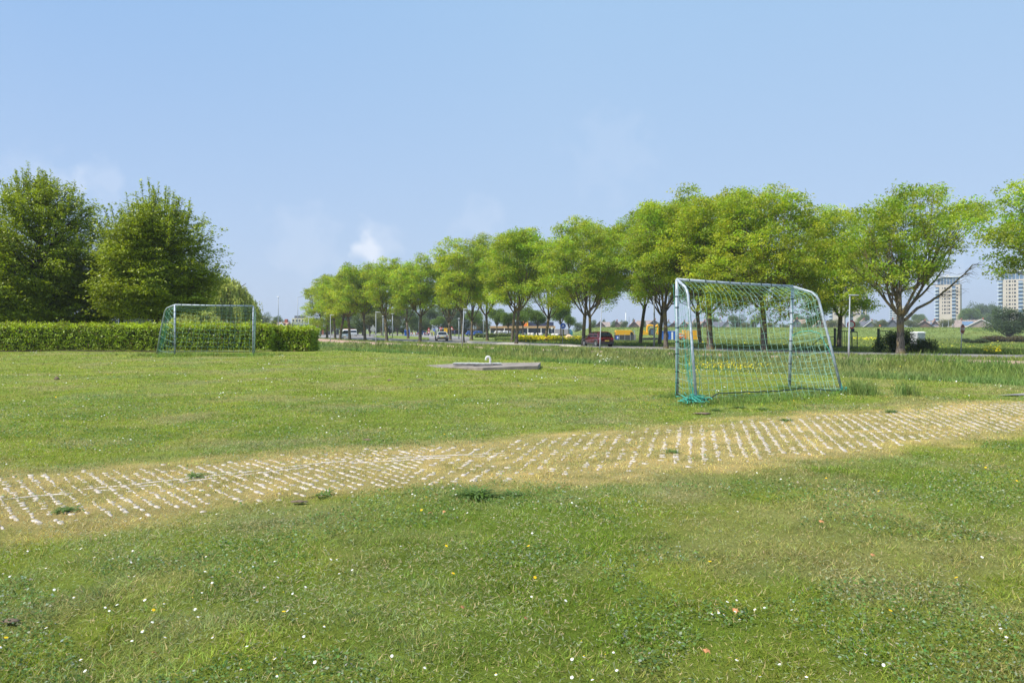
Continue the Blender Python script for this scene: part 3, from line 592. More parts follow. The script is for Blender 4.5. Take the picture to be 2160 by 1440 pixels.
# each entry: trunk px, distance, crown top py, crown width px, crown bottom py, fork py, seed, lobes, gap, label
AV = [
 (1900, 54.5, 390, 258, 602, 666, 1, 36, .7, 'lone wide tree at the right with open crown and bare right-hand twigs'),
 (1612, 61, 397, 250, 648, 655, 2, 50, 0, 'dense tree whose dark trunk stands straight behind the near goal mouth'),
 (1770, 68, 424, 175, 665, 668, 3, 36, .1, 'tree between the iron gate and the lamp right of the near goal'),
 (2262, 47, 408, 330, 556, 600, 4, 38, .4, 'tree at the right edge of the picture, only its crown showing'),
 (1498, 66, 399, 190, 640, 660, 5, 40, .1, 'thick-trunked tree just inside the left post of the near goal'),
 (1477, 77, 410, 170, 640, 660, 6, 32, .1, 'thinner trunk directly left of the thick tree behind the goal'),
 (1405, 69.5, 418, 165, 620, 650, 7, 36, .2, 'grey-trunked tree immediately left of the near goal'),
 (1391, 80, 425, 150, 640, 665, 8, 30, .1, 'mossy brown trunk beside the tall lamp left of the near goal'),
 (1350, 85, 432, 130, 610, 648, 9, 28, .3, 'tree right of the red car with a clear brown trunk'),
 (1230, 79.5, 470, 165, 625, 665, 10, 38, .2, 'grey forked tree standing in front of the red car'),
 (1245, 96, 445, 130, 640, 668, 11, 26, .2, 'brown trunk right behind the red car'),
 (1151, 98, 497, 120, 640, 670, 12, 32, .1, 'tree in front of the yellow rapeseed band'),
 (1089, 86, 484, 130, 630, 655, 13, 34, .2, 'pale trunk at the traffic island, front one of a close pair'),
 (1080, 108, 500, 100, 645, 660, 14, 26, .1, 'darker trunk at the traffic island, rear one of a close pair'),
 (1028, 117, 500, 105, 640, 665, 15, 28, .1, 'tree in front of the ochre shop wall'),
 (995, 122, 515, 80, 645, 675, 16, 24, .1, 'second trunk right of the silver car lamp post'),
 (977, 95.5, 503, 115, 645, 655, 17, 32, .2, 'leaning-limbed tree right beside the street lamp near the silver car'),
 (950, 124, 530, 75, 650, 680, 18, 24, .1, 'lichen-yellow trunk just right of the silver car'),
 (886, 105.5, 543, 105, 650, 665, 19, 34, .2, 'tree with spreading low forks left of the silver car'),
 (861, 134, 560, 70, 650, 680, 20, 22, .2, 'slim tree on the grass between the carriageways'),
 (816, 114, 549, 92, 655, 668, 21, 32, .1, 'tree right of the street lamp near the triangular sign'),
 (770, 119, 556, 88, 655, 662, 22, 32, .1, 'tree with a symmetrical low fork left of the triangular sign'),
 (738, 125, 572, 76, 655, 668, 23, 30, .05, 'trunk immediately right of the white car'),
 (717, 131, 575, 70, 660, 670, 24, 28, .05, 'trunk immediately left of the white car'),
 (707, 138, 574, 74, 660, 672, 25, 28, 0, 'second trunk left of the white car'),
 (690, 150, 585, 84, 690, 680, 26, 34, 0, 'last tree of the row at its left end, foliage hanging low'),
]
for (px, Y, top, wpx, bot, fk, sd_, lob, gap, lab) in AV:
    x = PX(px, Y); g = gz1(x, Y); H = PZ(top, Y) - g; zb = PZ(bot + 6, Y) - g; fork = max(2.0, PZ(fk, Y) - g); R = wpx / 2 / F * Y * (1.16 if sd_ > 4 else 1.04)
    bc = ((.37, .455, .05), (.345, .435, .052), (.39, .465, .054))[sd_ % 3]
    ms = avenue_tree(100 + sd_, H, R, fork, zb, int(lob * 2.0), gap, bc, leaf=.19 + .0006 * Y, per=26 if Y < 90 else 18, r0=(.20 if sd_ not in (1, 2, 5) else .27) * (1 if Y < 100 else 1.1), side=((2.0, 0) if sd_ == 1 else (0, 0)))
    at_ = put_tree('avenue_tree', ms, lab, 'tree', x, Y, 0, group=GA)
    if sd_ == 1:
        rq = np.random.RandomState(77); mb = MB(); L_ = lambda px, py, dy=0: np.array((PX(px, Y) - x, dy, PZ(py, Y) - g))
        for P, r_ in (([L_(1903, 676), L_(1935, 648, -.3), L_(1980, 618, -.6), L_(2010, 590, -.7), L_(2038, 560, -.8)], .13), ([L_(1904, 668), L_(1945, 625, .4), L_(1985, 590, .7), L_(2010, 552, .8), L_(2022, 520, .9)], .11)):
            Q = [polyat(P, k / 14) + rq.normal(size=3) * .04 for k in range(15)]; mb.tube(Q, list(np.linspace(r_, .03, 15)), 'bark', 7)
            for k in range(22):
                j = rq.randint(6, 15); d = np.array((rq.uniform(.3, 1.3), rq.normal() * .4, rq.uniform(-.25, .55))); e = Q[j] + d * rq.uniform(.5, 1.2); mb.tube([Q[j], (Q[j] + e) / 2 + rq.normal(size=3) * .06, e], [.028, .02, .008], 'bark', 4, False)
                for _ in range(2): e2 = e + np.array((rq.uniform(.1, .6), rq.normal() * .2, rq.uniform(-.3, .3))); mb.tube([e, e2], [.009, .005], 'bark', 3, False)
        mb.build('bare_branch', at_, True)
print('avenue ok')
# hornbeams behind the hedge
def hornbeam(seed, H, R, zb, nb, base, per=9, shoots=26, trunk=.2, fork=1.2, low=.9):
    rs = np.random.RandomState(seed); mb = MB(); mb.tube([(0, 0, -.3), (0, 0, .1), (.05, 0, fork), (0, .05, H * .55), (.05, 0, H * .9)], [trunk * 1.2, trunk, trunk * .85, trunk * .45, .03], 'bark_dark', 10)
    C = []; D = []; B = []
    def env(t): return R * (min(1, .72 + .28 * t / .25) if t < .25 else max(0, 1 - ((t - .25) / .75) ** 2.6) ** .7) 
    for i in range(nb):
        t = rs.rand() ** 1.1; az = rs.uniform(0, 2 * pi); wob = 1 + .16 * sin(3 * az + seed) + .1 * sin(5 * az + 9 * t)
        prof = max(.35, env(t) * wob * rs.uniform(.62, 1.06)); ez = zb + (H - zb) * t * .97
        d = np.array((cos(az), sin(az), 0)); e = d * prof + np.array((0, 0, ez)); s0 = np.array((0, 0, max(fork * .7, ez - prof * (.15 + .7 * t) - .2)))
        m_ = s0 + (e - s0) * .5 + np.array((0, 0, -.12 * prof)); P = np.array(bez(s0, m_, e, 10)); mb.tube(P[::3], [trunk * .3, trunk * .2, trunk * .12, .012], 'bark_dark', 5, False)
        k = int(prof * 22); tt = rs.uniform(.3, 1.0, k) ** .7; idx = np.minimum((tt * 9).astype(int), 8); Q = P[idx] + (P[idx + 1] - P[idx]) * (tt * 9 - idx)[:, None]
        spr = .12 + .32 * (1 - np.abs(tt - .75)); Q = Q + rs.normal(size=(k, 3)) * np.stack([spr, spr, spr * .45], -1)
        n = k * per; q = np.repeat(Q, per, axis=0); off = rs.normal(size=(n, 3)) * np.array((.14, .14, .05)); C.append(q + off); D.append(np.repeat((d + np.array((0, 0, -.2)))[None], n, 0)); bb = np.repeat(rs.uniform(.75, 1.25, k), per) * (.8 + .4 * rs.rand()); B.append(bb)
    for i in range(shoots):
        az = rs.uniform(0, 2 * pi); t = rs.uniform(.45, 1.0) ** .8; r = env(t) * rs.uniform(.7, .95); zz = zb + (H - zb) * t * .95; L = rs.uniform(.7, 1.7); dv = np.array((cos(az) * .45 * r / R, sin(az) * .45 * r / R, 1)); dv /= np.linalg.norm(dv)
        s0 = np.array((cos(az) * r, sin(az) * r, max(zb + .5, zz - .3))); mb.tube([s0, s0 + dv * L], [.014, .005], 'bark_dark', 4, False); k = int(L * 60); q = s0 + dv * rs.uniform(0, L, k)[:, None] + rs.normal(size=(k, 3)) * .055; C.append(q); D.append(np.repeat(dv[None], k, 0)); B.append(rs.uniform(.9, 1.25, k))
    C = np.concatenate(C); D = np.concatenate(D); B = np.concatenate(B); n = len(C); col_ = np.array(base)[None] * B[:, None] * rs.uniform(.75, 1.25, (n, 1)); yl = rs.rand(n) < .16; col_[yl] = col_[yl] * np.array((1.5, 1.3, 1.0)); col_ = np.minimum(col_, (.42, .5, .1))
    return mb.mesh('tree_trunk', True), leaves_mesh('tree_crown', C, .13, .55, np.clip(col_, .003, .9), rs, .9, 'leaf_dense', D, .1)
HB = (.27, .335, .034)
GH = 'dark hornbeams behind the clipped hedge'
put_tree('hornbeam', hornbeam(201, 10.3, 4.2, .8, 250, HB, 12, 95, .26, .8), 'largest dark hornbeam at the left edge behind the hedge', 'tree', PX(85, 42), 42, group=GH)
put_tree('hornbeam', hornbeam(202, 8.85, 3.3, 2.3, 200, HB, 13, 80, .2, 2.1), 'rounded dark hornbeam right behind the far goal with its trunk showing', 'tree', PX(328, 41), 41, group=GH)
put_tree('hornbeam', hornbeam(203, 6.9, 2.2, 2.3, 90, HB, 11, 16, .14, 1.6), 'small slim hornbeam squeezed between two larger ones', 'tree', PX(254, 43.5), 43.5, group=GH)
put_tree('hornbeam', hornbeam(204, 10.2, 4.0, .6, 160, HB, 10, 26, .24, .8), 'hornbeam cut off by the left edge of the picture', 'tree', PX(-120, 45), 45, group=GH)
# willow
def willow(seed, H, R):
    rs = np.random.RandomState(seed); mb = MB(); mb.tube([(0, 0, -.3), (0, 0, 1.5), (.2, 0, H * .55)], [.5, .4, .25], 'bark', 10); C = []; D = []; CO = []
    for k in range(9):
        az = rs.uniform(0, 2 * pi); r = R * rs.uniform(.4, .8); e = np.array((cos(az) * r, sin(az) * r, H * rs.uniform(.72, .92))); mb.tube(bez(np.array((0.1, 0, H * .4)), np.array((cos(az) * r * .4, sin(az) * r * .4, H * .75)), e, 6), [.22, .18, .14, .1, .07, .03], 'bark', 6)
    clus = [(rs.uniform(0, 2 * pi), rs.rand() ** .5 * R) for _ in range(80)]
    for i in range(2300):
        a, r = clus[rs.randint(80)]; x = cos(a) * r + rs.normal() * .35; y = sin(a) * r + rs.normal() * .35; rr = min(1, np.hypot(x, y) / R); zt = H * (1 - .38 * rr ** 2.2) * rs.uniform(.8, 1.02); L = rs.uniform(1.2, 4.2); k = int(L * 11)
        t = rs.uniform(0, 1, k); C.append(np.stack([x + .35 * (x / R) * t + rs.normal(size=k) * .05, y + .3 * (y / R) * t + rs.normal(size=k) * .05, np.maximum(.5, zt - L * t)], -1)); D.append(np.tile(np.array((0, 0, -1.5)), (k, 1))); CO.append(np.tile(np.array((.46, .50, .13)) * rs.uniform(.6, 1.25), (k, 1)))
    C = np.concatenate(C); D = np.concatenate(D); CO = np.concatenate(CO); return mb.mesh('tree_trunk', True), leaves_mesh('tree_crown', C, .28, .4, CO * rs.uniform(.8, 1.2, (len(C), 1)), rs, .1, 'leaf', D, .5)
put_tree('willow', willow(210, 9.2, 4.6), 'pale weeping willow behind the far goal', 'tree', PX(462, 92), 92)
put_tree('willow', willow(211, 4.6, 3.1), 'low weeping willow left of the tall one behind the far goal', 'tree', PX(415, 84), 84)
# background trees: shared meshes, scaled
def bg_tree(seed, base, lobes=9, n=5200, leaf=.55, tall=1., stem=.25):
    """unit tree: height 1, width about 1"""
    rs = np.random.RandomState(seed); C = []; CO = []
    mb = MB(); mb.tube([(0, 0, -.03), (0, 0, stem), (.02, 0, .6)], [.03, .024, .012], 'bark', 8)
    for i in range(lobes):
        az = rs.uniform(0, 2 * pi); r = rs.uniform(.08, .33); z = stem + rs.uniform(.16, .82) * (1 - stem); r *= (1.2 - abs((z - .5) * 1.2)); q = np.array((cos(az) * r, sin(az) * r, z)); rl = rs.uniform(.12, .2)
        mb.tube([(0, 0, stem * .9), tuple(q)], [.014, .004], 'bark', 4, False)
        k = n // lobes; d = unit(rs.normal(size=(k, 3))); rr = rl * rs.uniform(.45, 1.1, (k, 1)); ct = rs.rand(k); C.append(q + d * rr * np.array((1.15, 1.15, .95)))
        b_ = rs.uniform(.85, 1.15); nz = fbm(C[-1][:, 0] + 5, C[-1][:, 2], .09, seed)[:, None]; CO.append(np.array(base)[None] * b_ * (.55 + .9 * nz) * rs.uniform(.75, 1.25, (k, 1)))
    C = np.concatenate(C); CO = np.clip(np.concatenate(CO), .003, .9); C[:, 2] = np.minimum(C[:, 2], 1.0)
    return mb.mesh('tree_trunk'), leaves_mesh('tree_crown', C, leaf * .075, .7, CO, rs, .4)
BT = [bg_tree(301, (.13, .18, .06), 12, 6500, .5, stem=.05), bg_tree(302, (.12, .17, .055), 15, 7500, .45, stem=.08), bg_tree(303, (.19, .21, .07), 8, 5200, .5, stem=.08),
      bg_tree(304, (.17, .25, .05), 14, 8000, .45, stem=.42), bg_tree(305, (.085, .125, .05), 16, 9000, .4, stem=.04)]
def far_tree(px, top, w, Y, kind, lab, base_z=None, grp='trees in the distance', name='background_tree', rz=None):
    x = PX(px, Y); g = gz1(x, Y) if base_z is None else base_z; h = PZ(top, Y) - g; wid = w / F * Y
    t_ = put_tree(name, BT[kind], lab, 'tree', x, Y, (px * 1.7) % 6.28 if rz is None else rz, 1, 1, grp, z=g); t_.scale = (wid * 1.05, wid * 1.05, h * 1.02); return t_
DK = 'trees and bushes behind the dike'
for a in [
 (1222, 676, 26, 330, 1, 'bushy tree on the dike left of the red car'), (1250, 674, 24, 330, 0, 'bush on the dike skyline directly above the red car roof'),
 (1274, 669, 10, 480, 1, 'slim treetop behind the first gable'), (1291, 678, 14, 420, 0, 'bush between first and second gable'),
 (1296, 672, 12, 620, 1, 'small treetop above the second gable'), (1316, 672, 20, 420, 1, 'tree between second and third gable'), (1335, 671, 8, 620, 0, 'pointed treetop above the third gable'),
 (1357, 670, 14, 460, 1, 'narrow tree beside the clear brown trunk'), (1387, 679, 12, 430, 0, 'bush right of the tall lamp column on the skyline'),
 (1463, 676, 24, 430, 1, 'bush seen between the goal stay and thick trunk'), (1503, 665, 28, 600, 3, 'pale treetop above the roofs inside the goal'),
 (1500, 684, 20, 420, 1, 'low bush before the dark gable inside the goal'), (1554, 658, 40, 400, 1, 'large round tree left of the dark trunk inside the goal'),
 (1590, 664, 32, 410, 0, 'round tree beside the dark trunk inside the goal'), (1573, 675, 30, 395, 2, 'lower olive bush between two round trees inside the goal'),
 (1625, 675, 34, 400, 2, 'olive bush right of the dark trunk inside the goal'), (1655, 678, 26, 400, 2, 'olive bush left of the right goal post'),
 (1684, 662, 34, 520, 3, 'pale tree just right of the right goal post'), (1718, 657, 34, 500, 1, 'tree seen through the side net of the goal'), (1702, 675, 32, 410, 2, 'olive bush below the side net tree'),
 (1757, 668, 36, 400, 2, 'bush left of the trunk by the iron gate'), (1800, 674, 34, 400, 1, 'bush behind the street lamp by the gate'), (1822, 664, 30, 620, 3, 'light treetop above roofs right of the gate'),
 (1856, 668, 34, 400, 2, 'olive tree with a small sign before it on the dike'), (1921, 667, 38, 400, 2, 'olive tree right of the lone wide trunk'), (1938, 663, 34, 620, 3, 'pale tree between olive tree and tower'),
 (1962, 672, 16, 620, 1, 'dark green tree just left of the tower foot'), (1997, 667, 36, 400, 2, 'olive tree at the foot of the complete tower'),
 (2062, 631, 48, 640, 1, 'tall poplars between the two towers'), (2092, 633, 40, 650, 1, 'tall tree mass touching the right tower'), (2050, 651, 50, 560, 3, 'rounded lighter trees below the tall poplars'),
 (2036, 655, 30, 580, 3, 'light bush right of the complete tower'), (2100, 655, 60, 500, 1, 'tree mass behind the big conifer-like bush'),
]: far_tree(*a, grp=DK)
far_tree(2128, 634, 104, 205, 4, 'very large dark round bush at the right edge before the dike')
far_tree(2200, 640, 100, 210, 4, 'dark bush at the right edge beyond the very large one')
LF = 'trees beyond the hedge on the left'
for a in [
 (30, 665, 90, 150, 1, 'bluish tree behind the left hornbeam'), (195, 648, 70, 170, 1, 'hazy tree left of the slim hornbeam'), (228, 640, 60, 190, 1, 'hazy tree behind the slim hornbeam'),
 (229, 673, 38, 60, 3, 'round light green shrub behind the hedge'), (278, 655, 44, 180, 0, 'hazy tree between the hornbeam trunks'), (300, 650, 50, 200, 1, 'grey-green tree between the hornbeam trunks'),
 (340, 645, 60, 210, 1, 'hazy tree behind the far goal left post'), (385, 655, 50, 220, 0, 'hazy tree between far goal posts'), (530, 650, 50, 300, 0, 'hazy tree behind the red tiled house'),
 (508, 670, 22, 200, 2, 'yellowish tree above the red tiled house'), (553, 654, 36, 320, 1, 'hazy dark tree right of the far goal'), (547, 667, 15, 190, 2, 'narrow pollard right of the far goal post'),
 (563, 676, 16, 190, 2, 'small pollard left of the orange roof'), (587, 661, 26, 320, 1, 'dark tree behind the thin mast'), (579, 668, 15, 190, 2, 'pollard directly left of the orange roof'),
 (606, 674, 22, 340, 0, 'tree between the orange roof and the cream building'), (620, 676, 16, 300, 1, 'small dark tree before the cream building'), (665, 665, 44, 320, 1, 'tree mass behind the footbridge'), (640, 678, 30, 320, 0, 'low tree behind the footbridge lamps'),
]: far_tree(*a, grp=LF)
MD = 'trees behind the road'
for a in [
 (792, 668, 50, 232, 1, 'low dark tree mass behind the triangular sign'), (822, 672, 46, 234, 1, 'low dark bush behind the far pole pair'), (850, 668, 48, 236, 1, 'low dark tree left of the blue container'), (885, 664, 48, 240, 1, 'low dark tree over the striped barriers'), (755, 676, 40, 230, 0, 'low bush behind the white vans'), (1018, 672, 40, 262, 1, 'low dark tree behind the glass shop end'),
 (765, 628, 62, 210, 1, 'green tree behind the white car'), (735, 640, 60, 230, 1, 'dark tree arching over the road end'), (700, 650, 50, 230, 0, 'tree behind the left end of the row'), (805, 640, 50, 200, 2, 'birch-like tree right of the triangular sign'), (780, 650, 50, 190, 2, 'birch-like tree behind the triangular sign'), (838, 635, 60, 205, 2, 'birch-like tree right of the far pole pair'), (868, 640, 56, 215, 0, 'tree behind the blue container'),
 (905, 640, 60, 260, 1, 'dark wooded slope left of the silver car'), (940, 632, 70, 270, 1, 'dark wooded slope above the silver car'), (975, 640, 60, 260, 4, 'dark tree behind the yellow sign'), (925, 668, 40, 235, 3, 'lighter tree over the roadworks signs'), (1000, 655, 46, 200, 3, 'young tree in front of the glass shop end'),
 (1048, 652, 48, 170, 3, 'young round tree before the ochre wall'), (1072, 660, 40, 168, 3, 'young round tree before the brown fascia'), (1103, 650, 56, 165, 3, 'young round tree left of the orange shop sign'), (1134, 655, 52, 165, 3, 'young tree with a straight stem right of the orange shop sign'),
 (1183, 642, 54, 160, 3, 'young round tree behind the blue arrow sign'), (1200, 662, 34, 175, 3, 'young tree partly behind the blue arrow sign tree'),
]: far_tree(*a, grp=MD)
# bush clump by the gate
def bush(px, Y, w, h, base, seed, lab, n=9000, leaf=.11):
    rs = np.random.RandomState(seed); C = []; mb = MB()
    for i in range(14):
        q = np.array((rs.uniform(-.42, .42) * w, rs.uniform(-.3, .3) * w * .5, h * rs.uniform(.2, .68))); k = n // 14; d = unit(rs.normal(size=(k, 3))); C.append(q + d * rs.uniform(.5, 1.15, (k, 1)) * np.array((w * .16, w * .14, h * .32)))
        mb.tube([(q[0] * .3, q[1] * .3, -.1), tuple(q)], [.03, .01], 'bark_dark', 5)
    C = np.concatenate(C); C[:, 2] = np.abs(C[:, 2]); x = PX(px, Y); t_ = thing('bush', lab, 'bush', (x, Y, gz1(x, Y)))
    mb.build('stem', t_); link_mesh('foliage', leaves_mesh('foliage', C, leaf, .6, tint(len(C), base, rs, .4, .1), rs, .5), t_)
bush(1885, 58.5, 3.2, 1.95, (.045, .08, .02), 401, 'dark green bush around the foot of the lone wide tree'); bush(1945, 58, 2.2, 1.25, (.11, .14, .04), 402, 'lower lighter bush right of the dark bush', 5000)
bush(2120, 150, 9, 1.6, (.14, .12, .06), 403, 'brownish low bramble on the field in front of the very large bush', 6000, .3); bush(2062, 140, 5, 1.1, (.08, .11, .04), 404, 'low green bramble right of the stop sign', 3000, .25)
# clipped hedges
def hedge(name, lab, x0, x1, y0, y1, h, n, seed, leaf=.085, base=(.29, .385, .038), zb=None):
    rs = np.random.RandomState(seed); t_ = thing(name, lab, 'hedge', ((x0 + x1) / 2, (y0 + y1) / 2, gz1((x0 + x1) / 2, y0) if zb is None else zb)); lx, ly = x1 - x0, y1 - y0
    A = np.array((lx * h, lx * ly, ly * h, ly * h, lx * h * .3)); A = A / A.sum(); f = rs.choice(5, n, p=A); u, v = rs.uniform(-.5, .5, n), rs.uniform(0, 1, n); P = np.empty((n, 3))
    for k in range(5):
        m_ = f == k
        if k == 0: P[m_] = np.stack([u[m_] * lx, np.full(m_.sum(), -ly / 2), v[m_] * h], -1)
        if k == 1: P[m_] = np.stack([u[m_] * lx, (v[m_] - .5) * ly, np.full(m_.sum(), h)], -1)
        if k == 2: P[m_] = np.stack([np.full(m_.sum(), lx / 2), u[m_] * ly, v[m_] * h], -1)
        if k == 3: P[m_] = np.stack([np.full(m_.sum(), -lx / 2), u[m_] * ly, v[m_] * h], -1)
        if k == 4: P[m_] = np.stack([u[m_] * lx, np.full(m_.sum(), ly / 2), v[m_] * h], -1)
    bul = (fbm(P[:, 0] * 1.0 + P[:, 1] * .7 + 30, P[:, 2] + P[:, 1] * .5, .35, seed) - .5) * .22; c0 = np.array((0, 0, h * .5)); dd = (P - c0) / np.array((lx, ly, h)); ax = np.argmax(np.abs(dd), axis=1); out = np.zeros_like(P); out[np.arange(n), ax] = np.sign(dd[np.arange(n), ax])
    P = P + out * (bul + rs.normal(size=n) * .07)[:, None]; P[:, 2] = np.maximum(P[:, 2], .02 + .1 * rs.rand(n)); tp_ = (f == 1) & (rs.rand(n) < .25); P[tp_, 2] += rs.exponential(.05, tp_.sum()) * (fbm(P[tp_, 0], P[tp_, 1], .4, 4) > .45); cl_ = fbm(P[:, 0] + P[:, 1], P[:, 2], .13, seed + 1); b_ = .1 + 1.8 * cl_
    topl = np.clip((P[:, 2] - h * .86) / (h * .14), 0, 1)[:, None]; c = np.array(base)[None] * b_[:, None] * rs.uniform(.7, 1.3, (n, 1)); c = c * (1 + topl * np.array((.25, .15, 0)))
    br = rs.rand(n) < .05; c[br] = np.array((.24, .15, .06))
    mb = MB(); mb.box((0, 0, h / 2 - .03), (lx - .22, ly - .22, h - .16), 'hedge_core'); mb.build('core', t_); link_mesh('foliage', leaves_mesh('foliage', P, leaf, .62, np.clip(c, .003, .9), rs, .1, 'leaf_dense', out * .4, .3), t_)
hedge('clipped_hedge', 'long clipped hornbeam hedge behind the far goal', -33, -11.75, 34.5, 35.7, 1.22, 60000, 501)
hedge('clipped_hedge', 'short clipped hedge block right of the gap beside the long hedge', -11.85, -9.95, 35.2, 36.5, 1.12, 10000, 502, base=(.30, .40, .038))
hedge('low_hedge', 'low clipped hedge in front of the ochre shop wall', PX(1003, 160), PX(1088, 160), 160, 161.5, .72, 5000, 503, .25, (.14, .19, .04))
mb = MB(); rr = random.Random(5)
pts = [(-31 + i * .9, 34.28 + rr.uniform(-.12, .1)) for i in range(22)]
for i in range(len(pts) - 1): mb.poly([(pts[i][0], pts[i][1] - .14, gz1(*pts[i]) + .028), (pts[i + 1][0], pts[i + 1][1] - .14, gz1(*pts[i + 1]) + .028), (pts[i + 1][0], 34.7, gz1(*pts[i + 1]) + .028), (pts[i][0], 34.7, gz1(*pts[i]) + .028)], 'soil')
setp(mb.build('soil_strip'), kind='structure')
print('trees ok')

# ------------------------------------------------------------------ goals
def net(grids, rad, mat, jit, seed, n=3):
    """grids: list of (S(u,v), nu, nv, skipfun); strands both ways"""
    rs_ = np.random.RandomState(seed); mb = MB()
    for S, nu, nv, skip in grids:
        P = [[np.array(S(i / nu, j / nv)) + rs_.normal(size=3) * jit for j in range(nv + 1)] for i in range(nu + 1)]
        for i in range(nu + 1):
            if skip and skip(i / nu, None): continue
            mb.tube(P[i], rad, mat, n, False)
        for j in range(nv + 1): mb.tube([P[i][j] for i in range(nu + 1) if not (skip and skip(i / nu, j / nv))], rad, mat, n, False)
    return mb
def lerp(a, b, t): return np.array(a) * (1 - t) + np.array(b) * t
def goal(name, lab, A, B, SA, SB, rp, rstrand, mat, seed, sag, nu, nv, bend=True):
    """A,B: (base, top) of posts; SA,SB: stay polylines from the top corner to the ground"""
    o0 = np.array((A[0][0], A[0][1], 0)); t_ = thing(name, lab, 'football goal', tuple(o0)); L = lambda p: tuple(np.array(p) - o0)
    for P in (A, B):
        mb = MB(); mb.tube([L(np.array(P[0]) - (0, 0, .08)), L(lerp(P[0], P[1], .5)), L(P[1])], rp, 'galvanised', 16); mb.build('post', t_, True)
    mb = MB(); mid = lerp(A[1], B[1], .5) + (0, 0, -.012); mb.tube([L(A[1]), L(mid), L(B[1])], rp, 'galvanised', 16); mb.build('crossbar', t_, True)
    for S in (SA, SB):
        S_ = [np.array(p, float) for p in S]; sm = [S_[0]]
        for k in range(1, len(S_) - 1):
            sm += [lerp(S_[k], S_[k - 1], .22), lerp(S_[k], lerp(S_[k - 1], S_[k + 1], .5), .12), lerp(S_[k], S_[k + 1], .12)] if k == 1 else [S_[k]]
        sm.append(S_[-1]); mb = MB(); mb.tube([L(p) for p in sm], rp * .8, 'galvanised', 14); mb.build('stay', t_, True)
    # ties
    tm_ = MB(); tm_.tube([(0, 0, -.009), (0, 0, .009)], rp * 1.13, 'rope_dark', 12); tie = tm_.mesh('net_tie')
    def ties(P, Q, k):
        d = Vector(np.array(Q) - np.array(P)).normalized(); q = d.to_track_quat('Z', 'Y')
        for i in range(1, k):
            c = link_mesh('net_tie', tie, t_); c.location = L(lerp(P, Q, (i + (rr.random() - .5) * .4) / k)); c.rotation_mode = 'QUATERNION'; c.rotation_quaternion = q
    ties(A[0], A[1], 8); ties(B[0], B[1], 8); ties(A[1], B[1], 10)
    Bv = [np.array(p, float) for p in (A[1], B[1])]
    def back(u, v):
        a = polyat(SA, v); b = polyat(SB, v); p = lerp(a, b, u); w = sin(pi * u); s_ = sin(pi * min(1, v * 1.1)) ; inw = lerp(A[0], B[0], u) - p; inw[2] = 0
        p = p + (0, 0, -sag * w * s_ * (1 - v) * 1.6) + inw * .16 * w * s_
        p[2] = max(p[2], gz1(p[0], p[1]) + .02); return L(p)
    def sideA(u, v):
        a = lerp(A[1], A[0], v); b = polyat(SA, v); p = lerp(a, b, u); p[2] -= .05 * sin(pi * u); return L(p)
    def sideB(u, v):
        a = lerp(B[1], B[0], v); b = polyat(SB, v); p = lerp(a, b, u); p[2] -= .03 * sin(pi * u); return L(p)
    nb = net([(back, nu, nv, None), (sideA, 6, nv - 4, None), (sideB, 8, nv - 3, None)], rstrand, mat, .006, seed)
    return t_, nb, L
H0 = lambda x, y: gz1(x, y)
A = ((2.752, 11.86, -.02), (2.752, 11.86, 1.972)); B = ((5.195, 13.33, -.04), (5.262, 13.33, 1.945))
SA = [(2.752, 11.86, 1.972), (2.865, 11.6, 1.80), (2.86, 11.3, .9), (2.868, 11.05, -.03)]; SB = [(5.262, 13.33, 1.945), (5.565, 12.97, 1.79), (5.72, 12.8, .9), (5.852, 12.57, -.03)]
t_, nb, L = goal('football_goal', 'small galvanised goal with torn green net beside the track', A, B, SA, SB, .029, .0029, 'rope_green', 7, .14, 24, 20)
rs = np.random.RandomState(17)
# loose strands and the heap of net at the left stay foot, ground rope, torn rope arc
for i in range(9):
    x0 = 2.76 + rs.uniform(0, .11); y0 = 11.86 - rs.uniform(0, .7); z0 = rs.uniform(.5, 1.5); e = np.array((2.80 + rs.normal() * .05, 11.08 + rs.normal() * .06, .08)); s0 = np.array((x0, y0, z0))
    P = bez(s0, lerp(s0, e, .5) + np.array((-.05 + rs.normal() * .06, 0, .25 * rs.rand())), e, 9); nb.tube([L(p + rs.normal(size=3) * .007) for p in P], .004, 'rope_teal', 3, False)
for i in range(60):
    c = np.array((2.80, 11.02, .05)) + rs.normal(size=3) * np.array((.085, .06, .03)); c[2] = abs(c[2]); c[0] += .12 * (rs.rand() - .3); a = rs.uniform(0, 6.28); r = rs.uniform(.03, .08); tl = rs.normal(size=2) * .5
    nb.tube([L(c + np.array((cos(a + t) * r, sin(a + t) * r, (cos(t) * tl[0] + sin(t) * tl[1]) * r * .6))) for t in np.linspace(0, 4.5, 8)], .0065, 'rope_teal', 3, False)
for i in range(24):
    c = np.array((5.87, 12.55, .05)) + rs.normal(size=3) * np.array((.03, .03, .035)); a = rs.uniform(0, 6.28); nb.tube([L(c + np.array((cos(a + t) * .03, sin(a + t) * .03, .03 * sin(2 * t)))) for t in np.linspace(0, 4.5, 7)], .006, 'rope_teal', 3, False)
P = [(2.95, 10.95, .05), (3.05, 11.02, .07), (3.25, 11.2, .14), (3.7, 11.5, .13), (4.3, 11.85, .115), (5.0, 12.2, .13), (5.85, 12.57, .06)]; nb.tube([L(polyat(P, k / 40) + rs.normal(size=3) * .004) for k in range(41)], .010, 'rope_dark', 5, False)
P = [(5.25, 13.3, 1.03), (5.36, 13.2, 1.10), (5.5, 13.08, 1.12), (5.6, 12.95, 1.07), (5.72, 12.8, .75), (5.8, 12.68, .35), (5.85, 12.57, .08)]; nb.tube([L(polyat(P, k / 40) + rs.normal(size=3) * .005) for k in range(41)], .009, 'rope_teal', 4, False)
